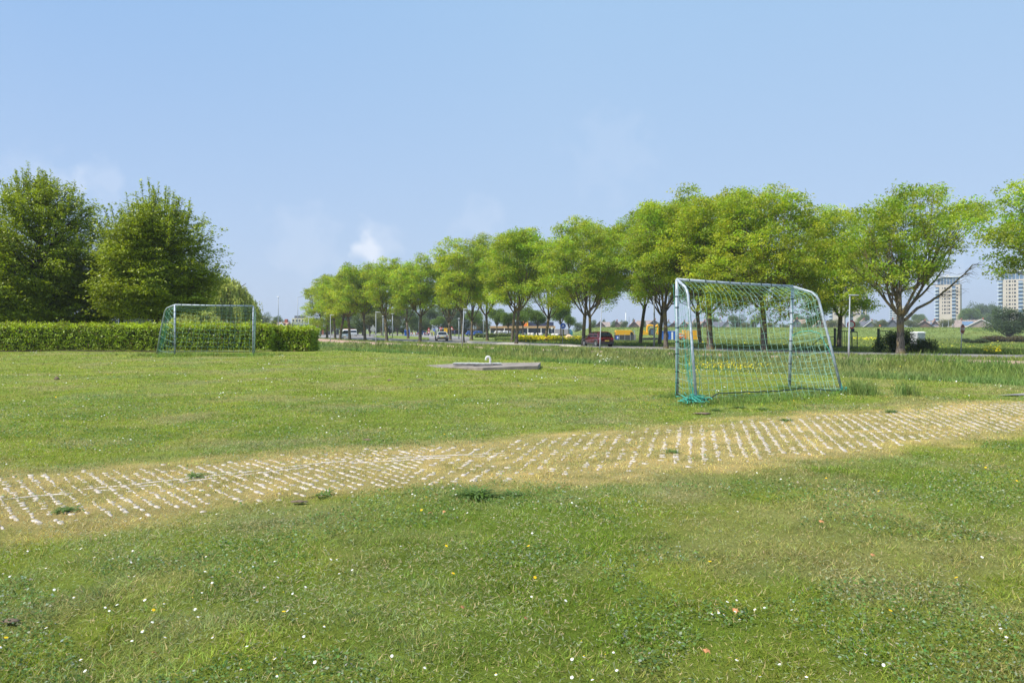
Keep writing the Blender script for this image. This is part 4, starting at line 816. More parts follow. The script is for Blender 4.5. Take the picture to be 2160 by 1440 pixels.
for (x, y) in ((2.72, 11.84),):
    for k in range(1): nb.tube([L((x + .03 * sin(z * 2.2 + k) - .012, y - .03, z)) for z in np.linspace(.05, 1.9, 26)], .004, 'rope_teal', 3, False)
nb.build('net', t_)
A = ((-13.04, 27.5, .04), (-13.04, 27.5, 2.085)); B = ((-10.40, 28.57, .04), (-10.40, 28.57, 2.075)); z_ = .06
SA = [(-13.04, 27.5, 2.085), (PX(349, 28.2), 28.2, PZ(651, 28.2)), (PX(338, 28.6), 28.6, 1.0), (PX(330, 29.0), 29.0, z_)]; SB = [(-10.40, 28.57, 2.075), (PX(539.5, 29.2), 29.2, PZ(657, 29.2)), (PX(538, 29.6), 29.6, 1.0), (PX(536.5, 30.), 30., z_)]
t_, nb, L = goal('football_goal', 'far galvanised goal with green net in front of the clipped hedge', A, B, SA, SB, .034, .0036, 'rope_green', 8, .10, 18, 14)
for i in range(8):
    s0 = np.array(polyat(SA, rs.uniform(.15, .6))); e = np.array(SA[-1]) + np.array((rs.uniform(-.02, .25), rs.normal() * .08, .05)); P = bez(s0, lerp(s0, e, .5) + np.array((.12, 0, -.1)), e, 8); nb.tube([L(p) for p in P], .006, 'rope_teal', 3, False)
nb.build('net', t_)

# ------------------------------------------------------------------ slab with vent pipe and covers
x0, x1 = PX(898, 21.0), PX(1135, 20.0)
t_ = thing('concrete_slab', 'low weathered concrete slab lying in the lawn', 'concrete slab', ((x0 + x1) / 2, 21, gz1(0, 21)))
mb = MB(); cx = (x0 + x1) / 2
pl = [(x0 - cx, .0), (.1, -1.35), (x1 - cx, -1.0), (x1 - cx + .15, .9), (-.6, 1.5), (x0 - cx - .1, .9)]
k = len(mb.v); zt = [.01, .07, .105, .10, .05, .015]
for (u, v_), z in zip(pl, zt): mb.v.append((u, v_, z))
for (u, v_) in pl: mb.v.append((u, v_, -.15))
mb.face([k + i for i in range(6)], 'concrete')
for i in range(6): mb.face([k + i, k + (i + 1) % 6, k + 6 + (i + 1) % 6, k + 6 + i], 'concrete')
bevel(mb.build('slab', t_), .015)
zs = gz1(0, 21) + .075
def grate(pxc, Y, w, d, lab, z, rz):
    g = thing('slotted_cover', lab, 'cover', (PX(pxc, Y), Y, z), rz, 'slotted covers on the concrete slab'); mb = MB(); mb.box((0, 0, .05), (w, d, .012), 'grate_white'); n = 26
    for i in range(n): mb.box(((i / (n - 1) - .5) * (w - .02), -d / 2 + .008, .025), (w / n * .45, .02, .045), 'grate_white')
    mb.box((0, -d / 2 + .03, .022), (w - .03, .02, .045), 'black'); mb.box((0, d / 2 - .02, .022), (w - .03, .02, .045), 'grate_white'); mb.build('slotted_panel', g)
    mb = MB()
    for sx in (-1, 1): mb.box((sx * (w / 2 - .02), 0, .022), (.035, d - .01, .04), 'concrete')
    mb.build('foot', g)
grate(983, 21.0, .74, .42, 'long slotted white cover at the left of the slab', zs + .0, -.05); grate(1017, 20.6, .55, .36, 'slotted white cover in the middle of the slab by the vent pipe', zs + .012, -.02); grate(1048, 20.75, .26, .34, 'shortest slotted cover at the right of the vent pipe', zs + .01, 0)
vp = thing('vent_pipe', 'white gooseneck vent pipe rising from the concrete slab', 'pipe', (PX(1034, 20.9), 20.9, zs)); mb = MB()
P = [(0, 0, 0), (0, 0, .12)] + [(-.062 + .062 * cos(a), 0, .15 + .062 * sin(a)) for a in np.linspace(0, pi, 10)] + [(-.126, 0, .125)]
mb.tube(P, .032, 'plastic_white', 14, False); mb.build('pipe_bend', vp, True); mb = MB(); mb.tube([(0, 0, 0), (0, 0, .035)], .042, 'plastic_white', 14); mb.build('collar', vp, True)
vp.scale = (1.0, 1.0, 1.12)

# ------------------------------------------------------------------ small ground things
def weed(x, y, n, L_, lab, base=(.13, .21, .05), seed=1, up=.5):
    rs = np.random.RandomState(seed); mb = MB(); k_ = []
    X = np.full(n, 0.) + rs.normal(size=n) * .03; az = rs.uniform(0, 2 * pi, n); V = []; Fc = []; C = []
    for i in range(n):
        d = np.array((cos(az[i]), sin(az[i]), rs.uniform(.1, up))); s_ = np.array((-sin(az[i]), cos(az[i]), 0)); l = L_ * rs.uniform(.5, 1.1); p0 = np.array((X[i], X[-i], 0.01)); m_ = 9
        b0 = len(V)
        for j in range(m_ + 1):
            t = j / m_; w = .07 * l * (1.3 if j % 2 else .35) * (1 - .75 * t) + .001; c = p0 + d * l * t + np.array((0, 0, -.35 * l * t * t)); V += [c - s_ * w, c + s_ * w]; C += [np.array(base) * rs.uniform(.8, 1.3)] * 2
        for j in range(m_): Fc.append((b0 + 2 * j, b0 + 2 * j + 1, b0 + 2 * j + 3, b0 + 2 * j + 2))
    o = link_mesh('weed', fast_mesh('weed', np.array(V), np.array(Fc), 4, 'blade', np.clip(np.array(C), 0, 1))); o.location = (x, y, gz1(x, y)); setp(o, lab, 'weed', 'weeds on the grass track'); return o
for (px, py, n, l, lab) in [(140, 1078, 26, .13, 'dark weed at the left edge of the pale track'), (415, 1010, 22, .14, 'leafy weed beside the kerb lines of the track'), (1005, 1052, 34, .26, 'largest jagged weed on the near track edge'), (1080, 1045, 18, .16, 'small weed right of the largest one'), (683, 1052, 12, .16, 'upright weed on the near track edge left of centre'),
                            (1418, 955, 16, .15, 'small weed in the middle of the paved track'), (1880, 868, 20, .22, 'weed on the far track edge right of the near goal'), (1655, 886, 14, .2, 'weed on the far track edge below the near goal'), (1100, 779, 26, .3, 'leafy plant against the front of the concrete slab'), (1005, 776, 30, .34, 'leafy clump before the slotted covers'), (968, 777, 22, .3, 'low plant at the left front of the slab'),
                            (1510, 862, 24, .2, 'grey-green weed beside the heap of net'), (1560, 858, 22, .22, 'weed along the ground rope of the near goal'), (1610, 862, 20, .2, 'weed right of centre under the near goal net')]:
    x, y = G(px, py, 0); weed(x, y, n * 3, l * .62, lab, seed=px, up=.8 if px in (1005, 683) and py > 900 else .5)
lf = MB(); lf.v = [(-.5, 0, .1), (-.2, -.3, 0), (.1, -.16, .12), (.35, -.38, .05), (.3, -.02, .2), (.55, .12, .05), (.2, .14, .16), (.05, .4, .04), (-.1, .12, .2), (-.35, .22, .02)]; lf.face(list(range(10)), 'brown_leaf'); lfm = lf.mesh('fallen_leaf')
for i, (px, py, s_, lab) in enumerate([(1732, 1122, .055, 'orange dead leaf upright in the lawn at the right'), (975, 1320, .05, 'orange fallen leaf near the bottom centre'), (920, 1060, .06, 'brown curled leaf left of the largest weed'), (907, 1104, .05, 'brown leaf below the near track edge'), (937, 1101, .05, 'brown leaf just right of another below the track'), (1490, 1403, .05, 'pale tan leaf at the bottom of the lawn right of centre'),
                                       (1108, 1342, .045, 'small red-brown leaf at the bottom centre'), (325, 1408, .045, 'orange leaf near the bottom left'), (1415, 866, .08, 'pale leaf left of the net heap'), (1552, 1313, .05, 'pinkish dead leaf low in the right lawn'), (1840, 1192, .05, 'tan leaf in the right lawn')]):
    x, y = G(px, py, 0); o = link_mesh('fallen_leaf', lfm); o.location = (x, y, gz1(x, y) + .035); o.rotation_euler = (.5, .2, i * 1.3); o.scale = (s_ * .62,) * 3; setp(o, lab, 'leaf', 'fallen leaves on the lawn')
def dirt(px, py, w, lab, h=.05, seed=0):
    w *= .42; h *= .6
    x, y = G(px, py, 0); rs = np.random.RandomState(seed); mb = MB(); n = 18; rings = []
    for k, (q, z) in enumerate(((1, -.02), (.7, .35), (.35, .8), (.05, 1))): rings.append([(cos(a) * w * q * (.6 + .8 * rs.rand()), sin(a) * w * q * .55 * (.6 + .8 * rs.rand()), z * h + rs.rand() * h * .3) for a in np.linspace(0, 2 * pi, n, endpoint=False)])
    mb.loft(rings, 'soil'); o = mb.build('soil_patch', None, True); o.location = (x, y, gz1(x, y) + .015); setp(o, lab, 'molehill', 'bare soil spots in the lawn')
dirt(120, 800, .16, 'dark molehill in the left lawn', .09, 1); dirt(821, 803, .14, 'small molehill in the lawn left of the slab', .05, 2); dirt(885, 802, .2, 'flat bare spot in the lawn left of the slab', .025, 3); dirt(20, 1323, .08, 'bare spot at the lower left edge', .015, 4); dirt(1480, 868, .3, 'bare soil under the heap of net', .02, 5); dirt(1660, 783, .16, 'small earth lump behind the near goal', .05, 6); dirt(775, 935, .12, 'bare spot at the far edge of the track', .02, 7); dirt(630, 1068, .12, 'bare spot on the near track edge', .02, 8)

# ------------------------------------------------------------------ street lamps and masts
def lamp_mesh():
    a = MB(); a.tube([(0, 0, -.3), (0, 0, 1.0), (0, 0, 1.02), (0, 0, 4.12)], [.062, .06, .05, .038], 'pole_paint', 10); h = MB()
    ring = lambda x, w, t: [(x, -w, 4.12), (x, -w * .6, 4.12 + t), (x, w * .6, 4.12 + t), (x, w, 4.12), (x, w * .6, 4.12 - t * .8), (x, -w * .6, 4.12 - t * .8)]
    h.loft([ring(-.08, .05, .03), ring(0, .09, .05), ring(.3, .12, .055), ring(.55, .09, .035), ring(.6, .03, .015)], 'pole_paint'); return a.mesh('lamp_pole', True), h.mesh('lamp_head')
LM = lamp_mesh()
for px, Y, lab in [(1790, 46.7, 'street lamp right of the near goal beside the iron gate'), (1265, 63.8, 'street lamp in front of the red car, slightly tilted'), (975, 78.5, 'street lamp right of the silver car, slightly tilted'), (793, 94, 'street lamp beside the back of the triangular sign'), (697, 112, 'street lamp right of the hedge end left of the white car'), (651, 138, 'street lamp rising above the short hedge block'), (675, 175, 'small distant lamp between hedge end and tree row'), (640.5, 165, 'small distant lamp left of the one above the hedge block'), (633, 190, 'smallest distant lamp above the short hedge')]:
    x = PX(px, Y); s_ = thing('street_lamp', lab, 'street lamp', (x, Y, -.75), 0, 'street lamps along the bicycle path'); link_mesh('pole', LM[0], s_); link_mesh('lamp_head', LM[1], s_)
    if px in (1265, 975): s_.rotation_euler = (0, radians(2.6), 0); s_.location.x -= .0
    if px == 1790: s_.rotation_euler = (0, radians(1.2), 0)
def mast(px, Y, top, r, lab, arm=0, name='light_mast', mat='pole_paint', bz=None):
    x = PX(px, Y); g = gz1(x, Y) if bz is None else bz; h = PZ(top, Y) - g; t_ = thing(name, lab, 'mast', (x, Y, g), 0, 'tall masts behind the trees'); mb = MB(); mb.tube([(0, 0, -.2), (0, 0, h * .35), (0, 0, h)], [r, r * .9, r * .55], mat, 10); mb.build('pole', t_, True)
    mb = MB(); 
    if arm: mb.tube([(0, 0, h - .05), (arm * .5, 0, h + .12), (arm, 0, h + .25)], [r * .5, r * .4, r * .4], mat, 6); mb.box((arm * 1.1, 0, h + .27), (abs(arm) * .35 + .3, .3, .12), 'sign_grey'); 
    else: mb.box((0, 0, h + .04), (r * 4, r * 4, .14), 'sign_grey', 0, .7)
    mb.build('lamp_head', t_)
mast(1380, 76, 560, .10, 'tall lamp column left of the near goal, its top lost in leaves', -1.2); mast(587, 170, 626, .13, 'thin mast with a small top left of the footbridge lamps'); mast(628, 190, 627, .12, 'tall lamp with a curved arm above the hedge', 1.2); mast(652, 210, 616, .10, 'faint thin mast at the left end of the tree row'); mast(884, 112, 620, .10, 'tall lamp column beside the spreading tree left of the silver car', -1.2)
mast(828, 150, 662, .12, 'grey pole between two slim trunks right of the lamp'); mast(808, 165, 667, .12, 'grey pole just left of its neighbour behind the triangular sign'); mast(1020, 140, 648, .11, 'grey pole in front of the ochre wall'); mast(968, 140, 672, .11, 'grey pole right behind the street lamp near the silver car'); mast(912, 190, 686, .1, 'short pale pole behind the roadworks signs'); mast(920, 175, 690, .08, 'small lamp left of the yellow sign', -.4)
mast(1320, 900, 656, .7, 'white wind mast on the far horizon', 0, mat='sign_white', bz=-2); mast(1327, 900, 668, .4, 'dark lattice mast on the far horizon', 0, mat='dark_green_steel', bz=-2); mast(2000.5, 330, 676, .12, 'white post before the olive tree at the tower'); mast(1278, 330, 682, .12, 'white post right of the first gable'); mast(1801, 330, 676, .1, 'thin white post on the dike behind the lamp'); mast(1988, 330, 683, .1, 'short white post on the dike left of the tower tree')
mast(1228, 330, 679, .12, 'white post on the dike left of the forked trunk'); mast(1592, 330, 684, .1, 'thin white post on the dike inside the goal'); mast(1649, 330, 681, .12, 'thicker white post on the dike left of the right goal post')

# ------------------------------------------------------------------ road signs
def text_mesh(s, size, mat, ext=.003, cjk=None):
    cu = bpy.data.curves.new('lettering', 'FONT'); cu.body = s; cu.size = size; cu.extrude = ext; cu.align_x = 'CENTER'; cu.align_y = 'CENTER'; cu.materials.append(MATS[mat])
    ob = bpy.data.objects.new('lettering', cu); COL.objects.link(ob); dg = bpy.context.evaluated_depsgraph_get(); me = bpy.data.meshes.new_from_object(ob.evaluated_get(dg)); bpy.data.objects.remove(ob); return me
def sign_post(name, lab, px, Y, bz, h, mat='pole_paint', r=.03, tilt=0, rz=0):
    t_ = thing(name, lab, 'road sign', (PX(px, Y), Y, bz), rz); t_.rotation_euler = (0, radians(tilt), rz); mb = MB(); mb.tube([(0, 0, -.2), (0, 0, h)], r, mat, 8); mb.build('post', t_, True); return t_
# stop sign, seen obliquely; the shade on its face is in the red
s_ = sign_post('stop_sign', 'tilted red stop sign seen edge-on beside the road', 2026.5, 54, -.75, 2.2, tilt=2.8); s_.rotation_euler = (0, radians(3.2), 0)
f = MB(); nd = Vector((.60, -.80, 0)).normalized()
f.disc((.02, 0, 1.90), .42, 8, 'sign_white', nd, .03, pi / 8); f.build('sign_frame', s_); f = MB(); f.disc(Vector((.02, 0, 1.90)) + nd * .025, .385, 8, 'sign_red_shaded', nd, .012, pi / 8); f.build('sign_face', s_)
me = text_mesh('STOP', .26, 'sign_white'); c = link_mesh('lettering', me, s_); c.location = Vector((.02, 0, 1.90)) + nd * .036; c.rotation_mode = 'QUATERNION'; c.rotation_quaternion = Matrix((Vector((0, 0, 1)).cross(nd), Vector((0, 0, 1)), nd)).transposed().to_quaternion()
# blue keep-pass sign
s_ = sign_post('direction_sign', 'round blue sign with two white arrows above the traffic island', 1186.5, 84, -.62, 2.15); f = MB(); f.disc((.06, -.04, 2.15), .34, 32, 'sign_white', (0, -1, 0), .02); f.build('sign_back', s_); f = MB(); f.disc((.06, -.06, 2.15), .325, 32, 'blue_sign', (0, -1, 0), .012); f.build('sign_face', s_)
f = MB()
for sg in (-1, 1):
    ang = radians(-90 + sg * 40)
    d = Vector((cos(ang), 0, sin(ang))); n2_ = Vector((-d.z, 0, d.x)); c0 = Vector((.06, -.072, 2.20)); st = c0 - d * .10; en = c0 + d * .13
    f.poly([st + n2_ * .03, st - n2_ * .03, en - n2_ * .03, en + n2_ * .03], 'sign_white'); f.poly([en + n2_ * .085, en - n2_ * .085, en + d * .11], 'sign_white')
    st = c0 - d * .17
f.build('arrow', s_)
wp = MB(); wp.tube([(0, 0, -.3), (0, 0, 1.9)], .1, 'wood_post', 8); o = wp.build('wooden_post', None, True); o.location = (PX(1188.5, 110), 110, -.75); setp(o, 'yellowish wooden post behind the round blue sign', 'post')
s_ = sign_post('triangle_sign', 'grey back of a triangular sign beside the road', 787, 112, -.75, 2.6); f = MB(); f.prism([(-.5, 1.75), (.5, 1.75), (.0, 2.62)], -.03, -.01, 'sign_grey'); f.box((0, -.02, 1.63), (.62, .02, .16), 'sign_grey'); f.build('sign_back', s_)
s_ = sign_post('round_sign', 'red-rimmed round sign on a leaning pole behind the street lamp', 1797.5, 63, -.75, 2.5, 'dark_green_steel', .035, tilt=-2.6); f = MB(); f.disc((.0, -.04, 2.3), .36, 24, 'sign_red', (0, -1, 0), .02); f.build('sign_face', s_); f = MB(); f.disc((0, -.055, 2.3), .25, 24, 'sign_white', (0, -1, 0), .012); f.build('sign_centre', s_); f = MB(); f.box((.12, -.04, 1.8), (.3, .02, .3), 'navy'); f.build('lower_sign', s_)
s_ = sign_post('yellow_sign', 'yellow roadworks detour sign with black arrow behind the silver car', 937, 185, -.75, 2.2, 'yellow_sign', .05); s_.location.x = PX(937, 185); f = MB(); f.box((.4, -.06, 1.55), (.86, .04, 1.25), 'yellow_sign'); f.build('sign_face', s_)
f = MB(); f.poly([(.02, -.09, 1.80), (.12, -.09, 1.80), (.25, -.09, 1.95), (.55, -.09, 1.95), (.68, -.09, 1.80), (.78, -.09, 1.80), (.56, -.09, 2.07), (.24, -.09, 2.07)], 'black'); f.poly([(.36, -.09, 1.35), (.46, -.09, 1.35), (.46, -.09, 1.52), (.54, -.09, 1.52), (.41, -.09, 1.66), (.28, -.09, 1.52), (.36, -.09, 1.52)], 'black'); f.build('arrow', s_)
s_ = sign_post('warning_sign', 'red triangular warning sign left of the roadworks barriers', 904.5, 190, -.75, 1.9); f = MB(); f.prism([(-.42, 1.45), (.42, 1.45), (0, 2.4)], -.06, -.03, 'sign_red'); f.build('sign_rim', s_); f = MB(); f.prism([(-.2, 1.58), (.2, 1.58), (0, 2.0)], -.075, -.062, 'sign_white'); f.build('sign_face', s_); f = MB(); f.box((0, -.05, 1.05), (.6, .03, .6), 'sign_red'); f.build('lower_sign', s_); f = MB(); f.disc((0, -.08, 1.05), .2, 16, 'sign_white', (0, -1, 0), .01); f.build('lower_disc', s_)
s_ = sign_post('blue_sign', 'small round blue sign between the roadworks signs', 915.5, 190, -.75, 1.6); f = MB(); f.disc((0, -.05, 1.6), .32, 20, 'blue_sign', (0, -1, 0), .02); f.build('sign_face', s_); f = MB(); f.poly([(-.12, -.075, 1.66), (.06, -.075, 1.5), (.0, -.075, 1.44), (.18, -.075, 1.42), (.14, -.075, 1.6), (.1, -.075, 1.54), (-.08, -.075, 1.71)], 'sign_white'); f.build('arrow', s_)
s_ = sign_post('yield_sign', 'inverted white and red triangle sign left of the yellow sign', 930, 188, -.75, 2.1); f = MB(); f.prism([(-.5, 2.35), (.5, 2.35), (0, 1.5)], -.06, -.03, 'sign_red'); f.build('sign_rim', s_); f = MB(); f.prism([(-.2, 2.18), (.2, 2.18), (0, 1.8)], -.075, -.062, 'sign_white'); f.build('sign_face', s_)
s_ = sign_post('warning_sign', 'red-edged warning triangle right of the lichen-yellow trunk', 953, 150, -.75, 2.2); f = MB(); f.prism([(-.42, 1.75), (.42, 1.75), (0, 2.5)], -.06, -.03, 'sign_red'); f.build('sign_rim', s_); f = MB(); f.prism([(-.22, 1.85), (.22, 1.85), (0, 2.25)], -.075, -.062, 'sign_white'); f.build('sign_face', s_)
s_ = sign_post('speed_sign', 'small white round sign left of the lorry', 1164, 180, -.9, 2.3); f = MB(); f.disc((0, -.05, 2.3), .3, 20, 'sign_white', (0, -1, 0), .02); f.build('sign_face', s_)
s_ = sign_post('roadwork_sign', 'small orange-topped sign on the dike before the olive tree', 1856, 335, gz1(PX(1856, 270), 270) - .3, 1.1); f = MB(); f.disc((0, -.05, 1.3), .5, 4, 'orange', (0, -1, 0), .02); f.build('sign_face', s_)
# barriers
for i, (px, lab) in enumerate([(866, 'striped barrier left of the blue container'), (871, 'striped barrier right of the blue container'), (878, 'striped barrier between two poles left of the silver car'), (897, 'white plastic barrier at the roadworks'), (911, 'striped barrier under the red warning sign')]):
    b_ = thing('road_barrier', lab, 'barrier', (PX(px, 195), 195, -.75), .1 * i, 'roadworks barriers'); mb = MB()
    for k in range(4): mb.box((-.45 + .3 * k, 0, .75), (.3, .06, .3), 'sign_red' if k % 2 else 'sign_white')
    mb.build('striped_board', b_); mb = MB()
    for sx in (-.5, .5): mb.box((sx, 0, .3), (.08, .4, .6), 'sign_white')
    mb.build('foot', b_)
# ------------------------------------------------------------------ iron gates and swing barrier
def gate(px0, px1, Y0, Y1, hpx0, hpx1, lab, bars=11, post=True, base=None):
    x0, x1 = PX(px0, Y0), PX(px1, Y1); t_ = thing('iron_gate', lab, 'gate', (x0, Y0, -.75), 0, 'iron gate leaves beside the road'); dx, dy = x1 - x0, Y1 - Y0; z0, z1 = PZ(hpx0, Y0) + .75, PZ(hpx1, Y1) + .75
    if post: mb = MB(); mb.box((0, 0, z0 / 2 + .08), (.16, .16, z0 + .2), 'dark_green_steel'); mb.build('gate_post', t_)
    mb = MB(); mb.tube([(0, 0, z0), (dx, dy, z1)], .04, 'dark_green_steel', 6); mb.tube([(0, 0, .18), (dx, dy, .18)], .04, 'dark_green_steel', 6); mb.tube([(dx, dy, .1), (dx, dy, z1)], .04, 'dark_green_steel', 6); mb.build('gate_frame', t_)
    bm_ = MB(); bm_.tube([(0, 0, .18), (0, 0, 1)], .018, 'dark_green_steel', 5)
    for i in range(1, bars):
        mb = MB(); t = i / bars; mb.tube([(dx * t, dy * t, .18), (dx * t, dy * t, z0 + (z1 - z0) * t)], .02, 'dark_green_steel', 5); mb.build('bar', t_)
gate(1761, 1808, 68, 63, 696, 700.5, 'open iron gate leaf behind the trunk and street lamp'); gate(1853, 1880, 66, 64, 696.5, 699, 'iron gate leaf half hidden by the dark bush', 7)
t_ = thing('swing_barrier', 'low dark tubular barrier seen through the side net of the goal', 'barrier', (PX(1738, 66), 66, -.85)); mb = MB(); X_ = lambda px: PX(px, 66) - PX(1738, 66); Z_ = lambda py: PZ(py, 66) + .85
mb.tube([(X_(1706), 0, Z_(734)), (X_(1733), 0, Z_(711)), (X_(1740), 0, Z_(710)), (X_(1762), 0, Z_(710))], .035, 'dark_green_steel', 7); mb.build('barrier_arm', t_); mb = MB(); mb.tube([(0, 0, 0), (0, 0, Z_(711))], .04, 'dark_green_steel', 7); mb.build('barrier_post', t_)
t_ = thing('hoop_barrier', 'small dark hoop rail seen just right of the right goal post', 'barrier', (PX(1686, 62), 62, -.85)); mb = MB(); w_ = PX(1704, 62) - PX(1686, 62); mb.tube([(0, 0, -.1), (0, 0, .62), (.05, 0, .67), (w_ - .05, 0, .69), (w_, 0, .64), (w_, 0, -.1)], .03, 'dark_green_steel', 7); mb.build('hoop', t_)
for px, lab in ((2062, 'short marker post in the grass right of the bush'), (1870, 'tiny dark stake before the road at the lone tree')): pass
# ------------------------------------------------------------------ vehicles
def ringsec(x, w, z0, z1, cr=.12):
    c = cr; return [(x, -w + c, z0), (x, w - c, z0), (x, w, z0 + c), (x, w, z1 - c), (x, w - c, z1), (x, -w + c, z1), (x, -w, z1 - c), (x, -w, z0 + c)]
def car(name, lab, loc, rz, L_, Wd, Hh, paint, suv=True, group=None, lights='rear'):
    t_ = thing(name, lab, 'car', loc, rz, group); w = Wd / 2; a = L_ / 2; belt = Hh * (.645 if suv else .62); b0 = .27 if suv else .2
    mb = MB(); st = [(-a, w * .86, b0 + .12, belt * .78), (-a + .06, w * .95, b0 + .05, belt * .93), (-a + .35, w, b0, belt * 1.0), (-a * .4, w, b0, belt), (0, w, b0, belt * .98), (a * .42, w, b0, belt * .95), (a * .62, w * .99, b0, belt * .90), (a - .25, w * .93, b0 + .04, belt * .80), (a - .05, w * .84, b0 + .1, belt * .68), (a, w * .74, b0 + .15, belt * .58)]
    mb.loft([ringsec(*s__) for s__ in st], paint); mb.build('body', t_, True)
    # cabin
    zr = Hh; wr = w * .70; wb = w * .93; xr0 = -a + .28; xr1 = a * .42; tr0 = -a + .62; tr1 = a * .02
    mb = MB(); Bq = [(xr0 - .08, -wb, belt - .05), (xr1, -wb, belt - .05), (xr1, wb, belt - .05), (xr0 - .08, wb, belt - .05)]; M_ = [(xr0 + .12, -wb * .93, belt + (zr - belt) * .55), (xr1 - .42, -wb * .93, belt + (zr - belt) * .55), (xr1 - .42, wb * .93, belt + (zr - belt) * .55), (xr0 + .12, wb * .93, belt + (zr - belt) * .55)]
    T_ = [(tr0 - .05, -wr, zr - .10), (tr1, -wr, zr - .06), (tr1, wr, zr - .06), (tr0 - .05, wr, zr - .10)]; T2 = [(tr0 + .1, -wr * .8, zr), (tr1 - .25, -wr * .8, zr), (tr1 - .25, wr * .8, zr), (tr0 + .1, wr * .8, zr)]
    mb.loft([Bq, M_, T_, T2], paint); mb.build('roof', t_)
    V3 = lambda p: Vector(p)
    def pane(nm, q, off):
        c = sum((V3(p) for p in q), Vector()) / 4; q2 = [c + (V3(p) - c) * .9 + Vector(off) for p in q]; m2 = MB(); m2.loft([[p - Vector(off) * 1.5 for p in q2], q2], 'glass_dark'); m2.build(nm, t_)
    zb_ = belt + .03; Mz = belt + (zr - belt) * .9
    hi = lambda x, s: (x, s * (wb + (wr - wb) * .86), Mz); lo = lambda x, s: (x, s * wb * .99, zb_)
    pane('rear_window', [(xr0 - .05, -wb * .9, zb_ + .02), (xr0 - .05, wb * .9, zb_ + .02), (tr0 - .12, wr * .98, Mz), (tr0 - .12, -wr * .98, Mz)], (-.045, 0, .0)); pane('windscreen', [(xr1 - .03, -wb * .9, zb_), (xr1 - .03, wb * .9, zb_), (tr1 + .05, wr * .95, Mz), (tr1 + .05, -wr * .95, Mz)], (.06, 0, .06))
    for s in (-1, 1):
        xm = (xr0 + xr1) / 2 - .05; pane('side_window', [lo(xr0 + .3, s), lo(xm - .03, s), hi(xm - .03, s), hi(tr0 + .2, s)], (0, s * .035, 0)); pane('side_window', [lo(xm + .05, s), lo(xr1 - .12, s), hi(tr1 - .02, s), hi(xm + .05, s)], (0, s * .035, 0))
        mb = MB(); mb.box((xr1 - .28, s * (w + .09), belt + .06), (.12, .2, .14), 'cladding'); mb.build('mirror', t_)
    r = .34 if suv else .31
    for x in (-a + .78, a - .82):
        for s in (-1, 1):
            wq = thing('wheel', None, None, (x, s * (w - .12), r)); wq.parent = t_
            mb = MB(); mb.disc((0, s * .02, 0), r, 22, 'rubber', (0, s, 0), .24); mb.build('tyre', wq); mb = MB(); mb.disc((0, s * .135, 0), r * .66, 10, 'rim', (0, s, 0), .03)
            for k in range(5): an = k * 2 * pi / 5; mb.disc((cos(an) * r * .42, s * .15, sin(an) * r * .42), r * .14, 8, 'black', (0, s, 0), .012)
            mb.build('rim', wq)
            if suv:
                mb = MB(); pts = [(x + cos(q) * (r + .07), s * (w + .004), r + sin(q) * (r + .07)) for q in np.linspace(-.1, pi + .1, 14)]; mb.tube(pts, .05, 'cladding', 6); mb.build('wheel_arch', t_)
            else:
                mb = MB(); mb.disc((x, s * (w - .02), r + .02), r + .06, 20, 'black', (0, s, 0), .05); mb.build('wheel_arch', t_)
    mb = MB(); mb.box((-a + .02, 0, b0 + .16), (.12, Wd * .9, .26), 'cladding' if suv else paint); mb.build('rear_bumper', t_); mb = MB(); mb.box((a - .04, 0, b0 + .12), (.14, Wd * .84, .2), 'cladding' if suv else paint); mb.build('front_bumper', t_)
    for s in (-1, 1):
        mb = MB(); mb.box((-a - .005, s * w * .74, belt * .82), (.06, w * .3, .13), 'lamp_red'); mb.build('tail_light', t_); mb = MB(); mb.box((a - .13, s * w * .68, belt * .66), (.14, w * .32, .12), 'glass_blue'); mb.build('headlight', t_)
        if suv: mb = MB(); mb.box((0, s * w, b0 + .1), (L_ - 2.1, .05, .17), 'cladding'); mb.build('sill', t_)
    for x, nm in ((-a - .03, 'number_plate'), (a + .04, 'number_plate')):
        mb = MB(); mb.box((x, 0, belt * .62 if x < 0 else b0 + .15), (.02, .5, .12), 'plate'); mb.build(nm, t_)
    return t_
hd = atan2(.75, -.66)
car('parked_car', 'dark red compact SUV driving away behind the forked trunk', (PX(1260, 77), 77, -.73), radians(111), 4.3, 1.82, 1.62, 'car_red')
car('silver_car', 'silver estate car seen from behind on the road junction', (PX(931.5, 114), 114, -.73), radians(99), 4.5, 1.85, 1.5, 'car_silver', True)
car('white_car', 'white hatchback facing the camera between the tree trunks', (PX(729.5, 150), 150, -.73), radians(-84), 4.1, 1.75, 1.5, 'car_white', False)
for px, Y, lab, p, rz in [(1057, 175, 'small white car parked behind the low hedge', 'car_white', 0), (1073, 178, 'white parked car right of its twin behind the low hedge', 'car_white', .2), (998, 190, 'dark blue parked car left of the ochre wall', 'car_blue', .1), (1013, 188, 'blue car parked before the ochre wall', 'car_blue', .1), (893, 215, 'dark blue car far behind the roadworks barriers', 'car_blue', 0)]:
    car('distant_car', lab, (PX(px, Y), Y, -.73), rz, 4.1, 1.75, 1.45, p, False, 'cars parked by the shop')
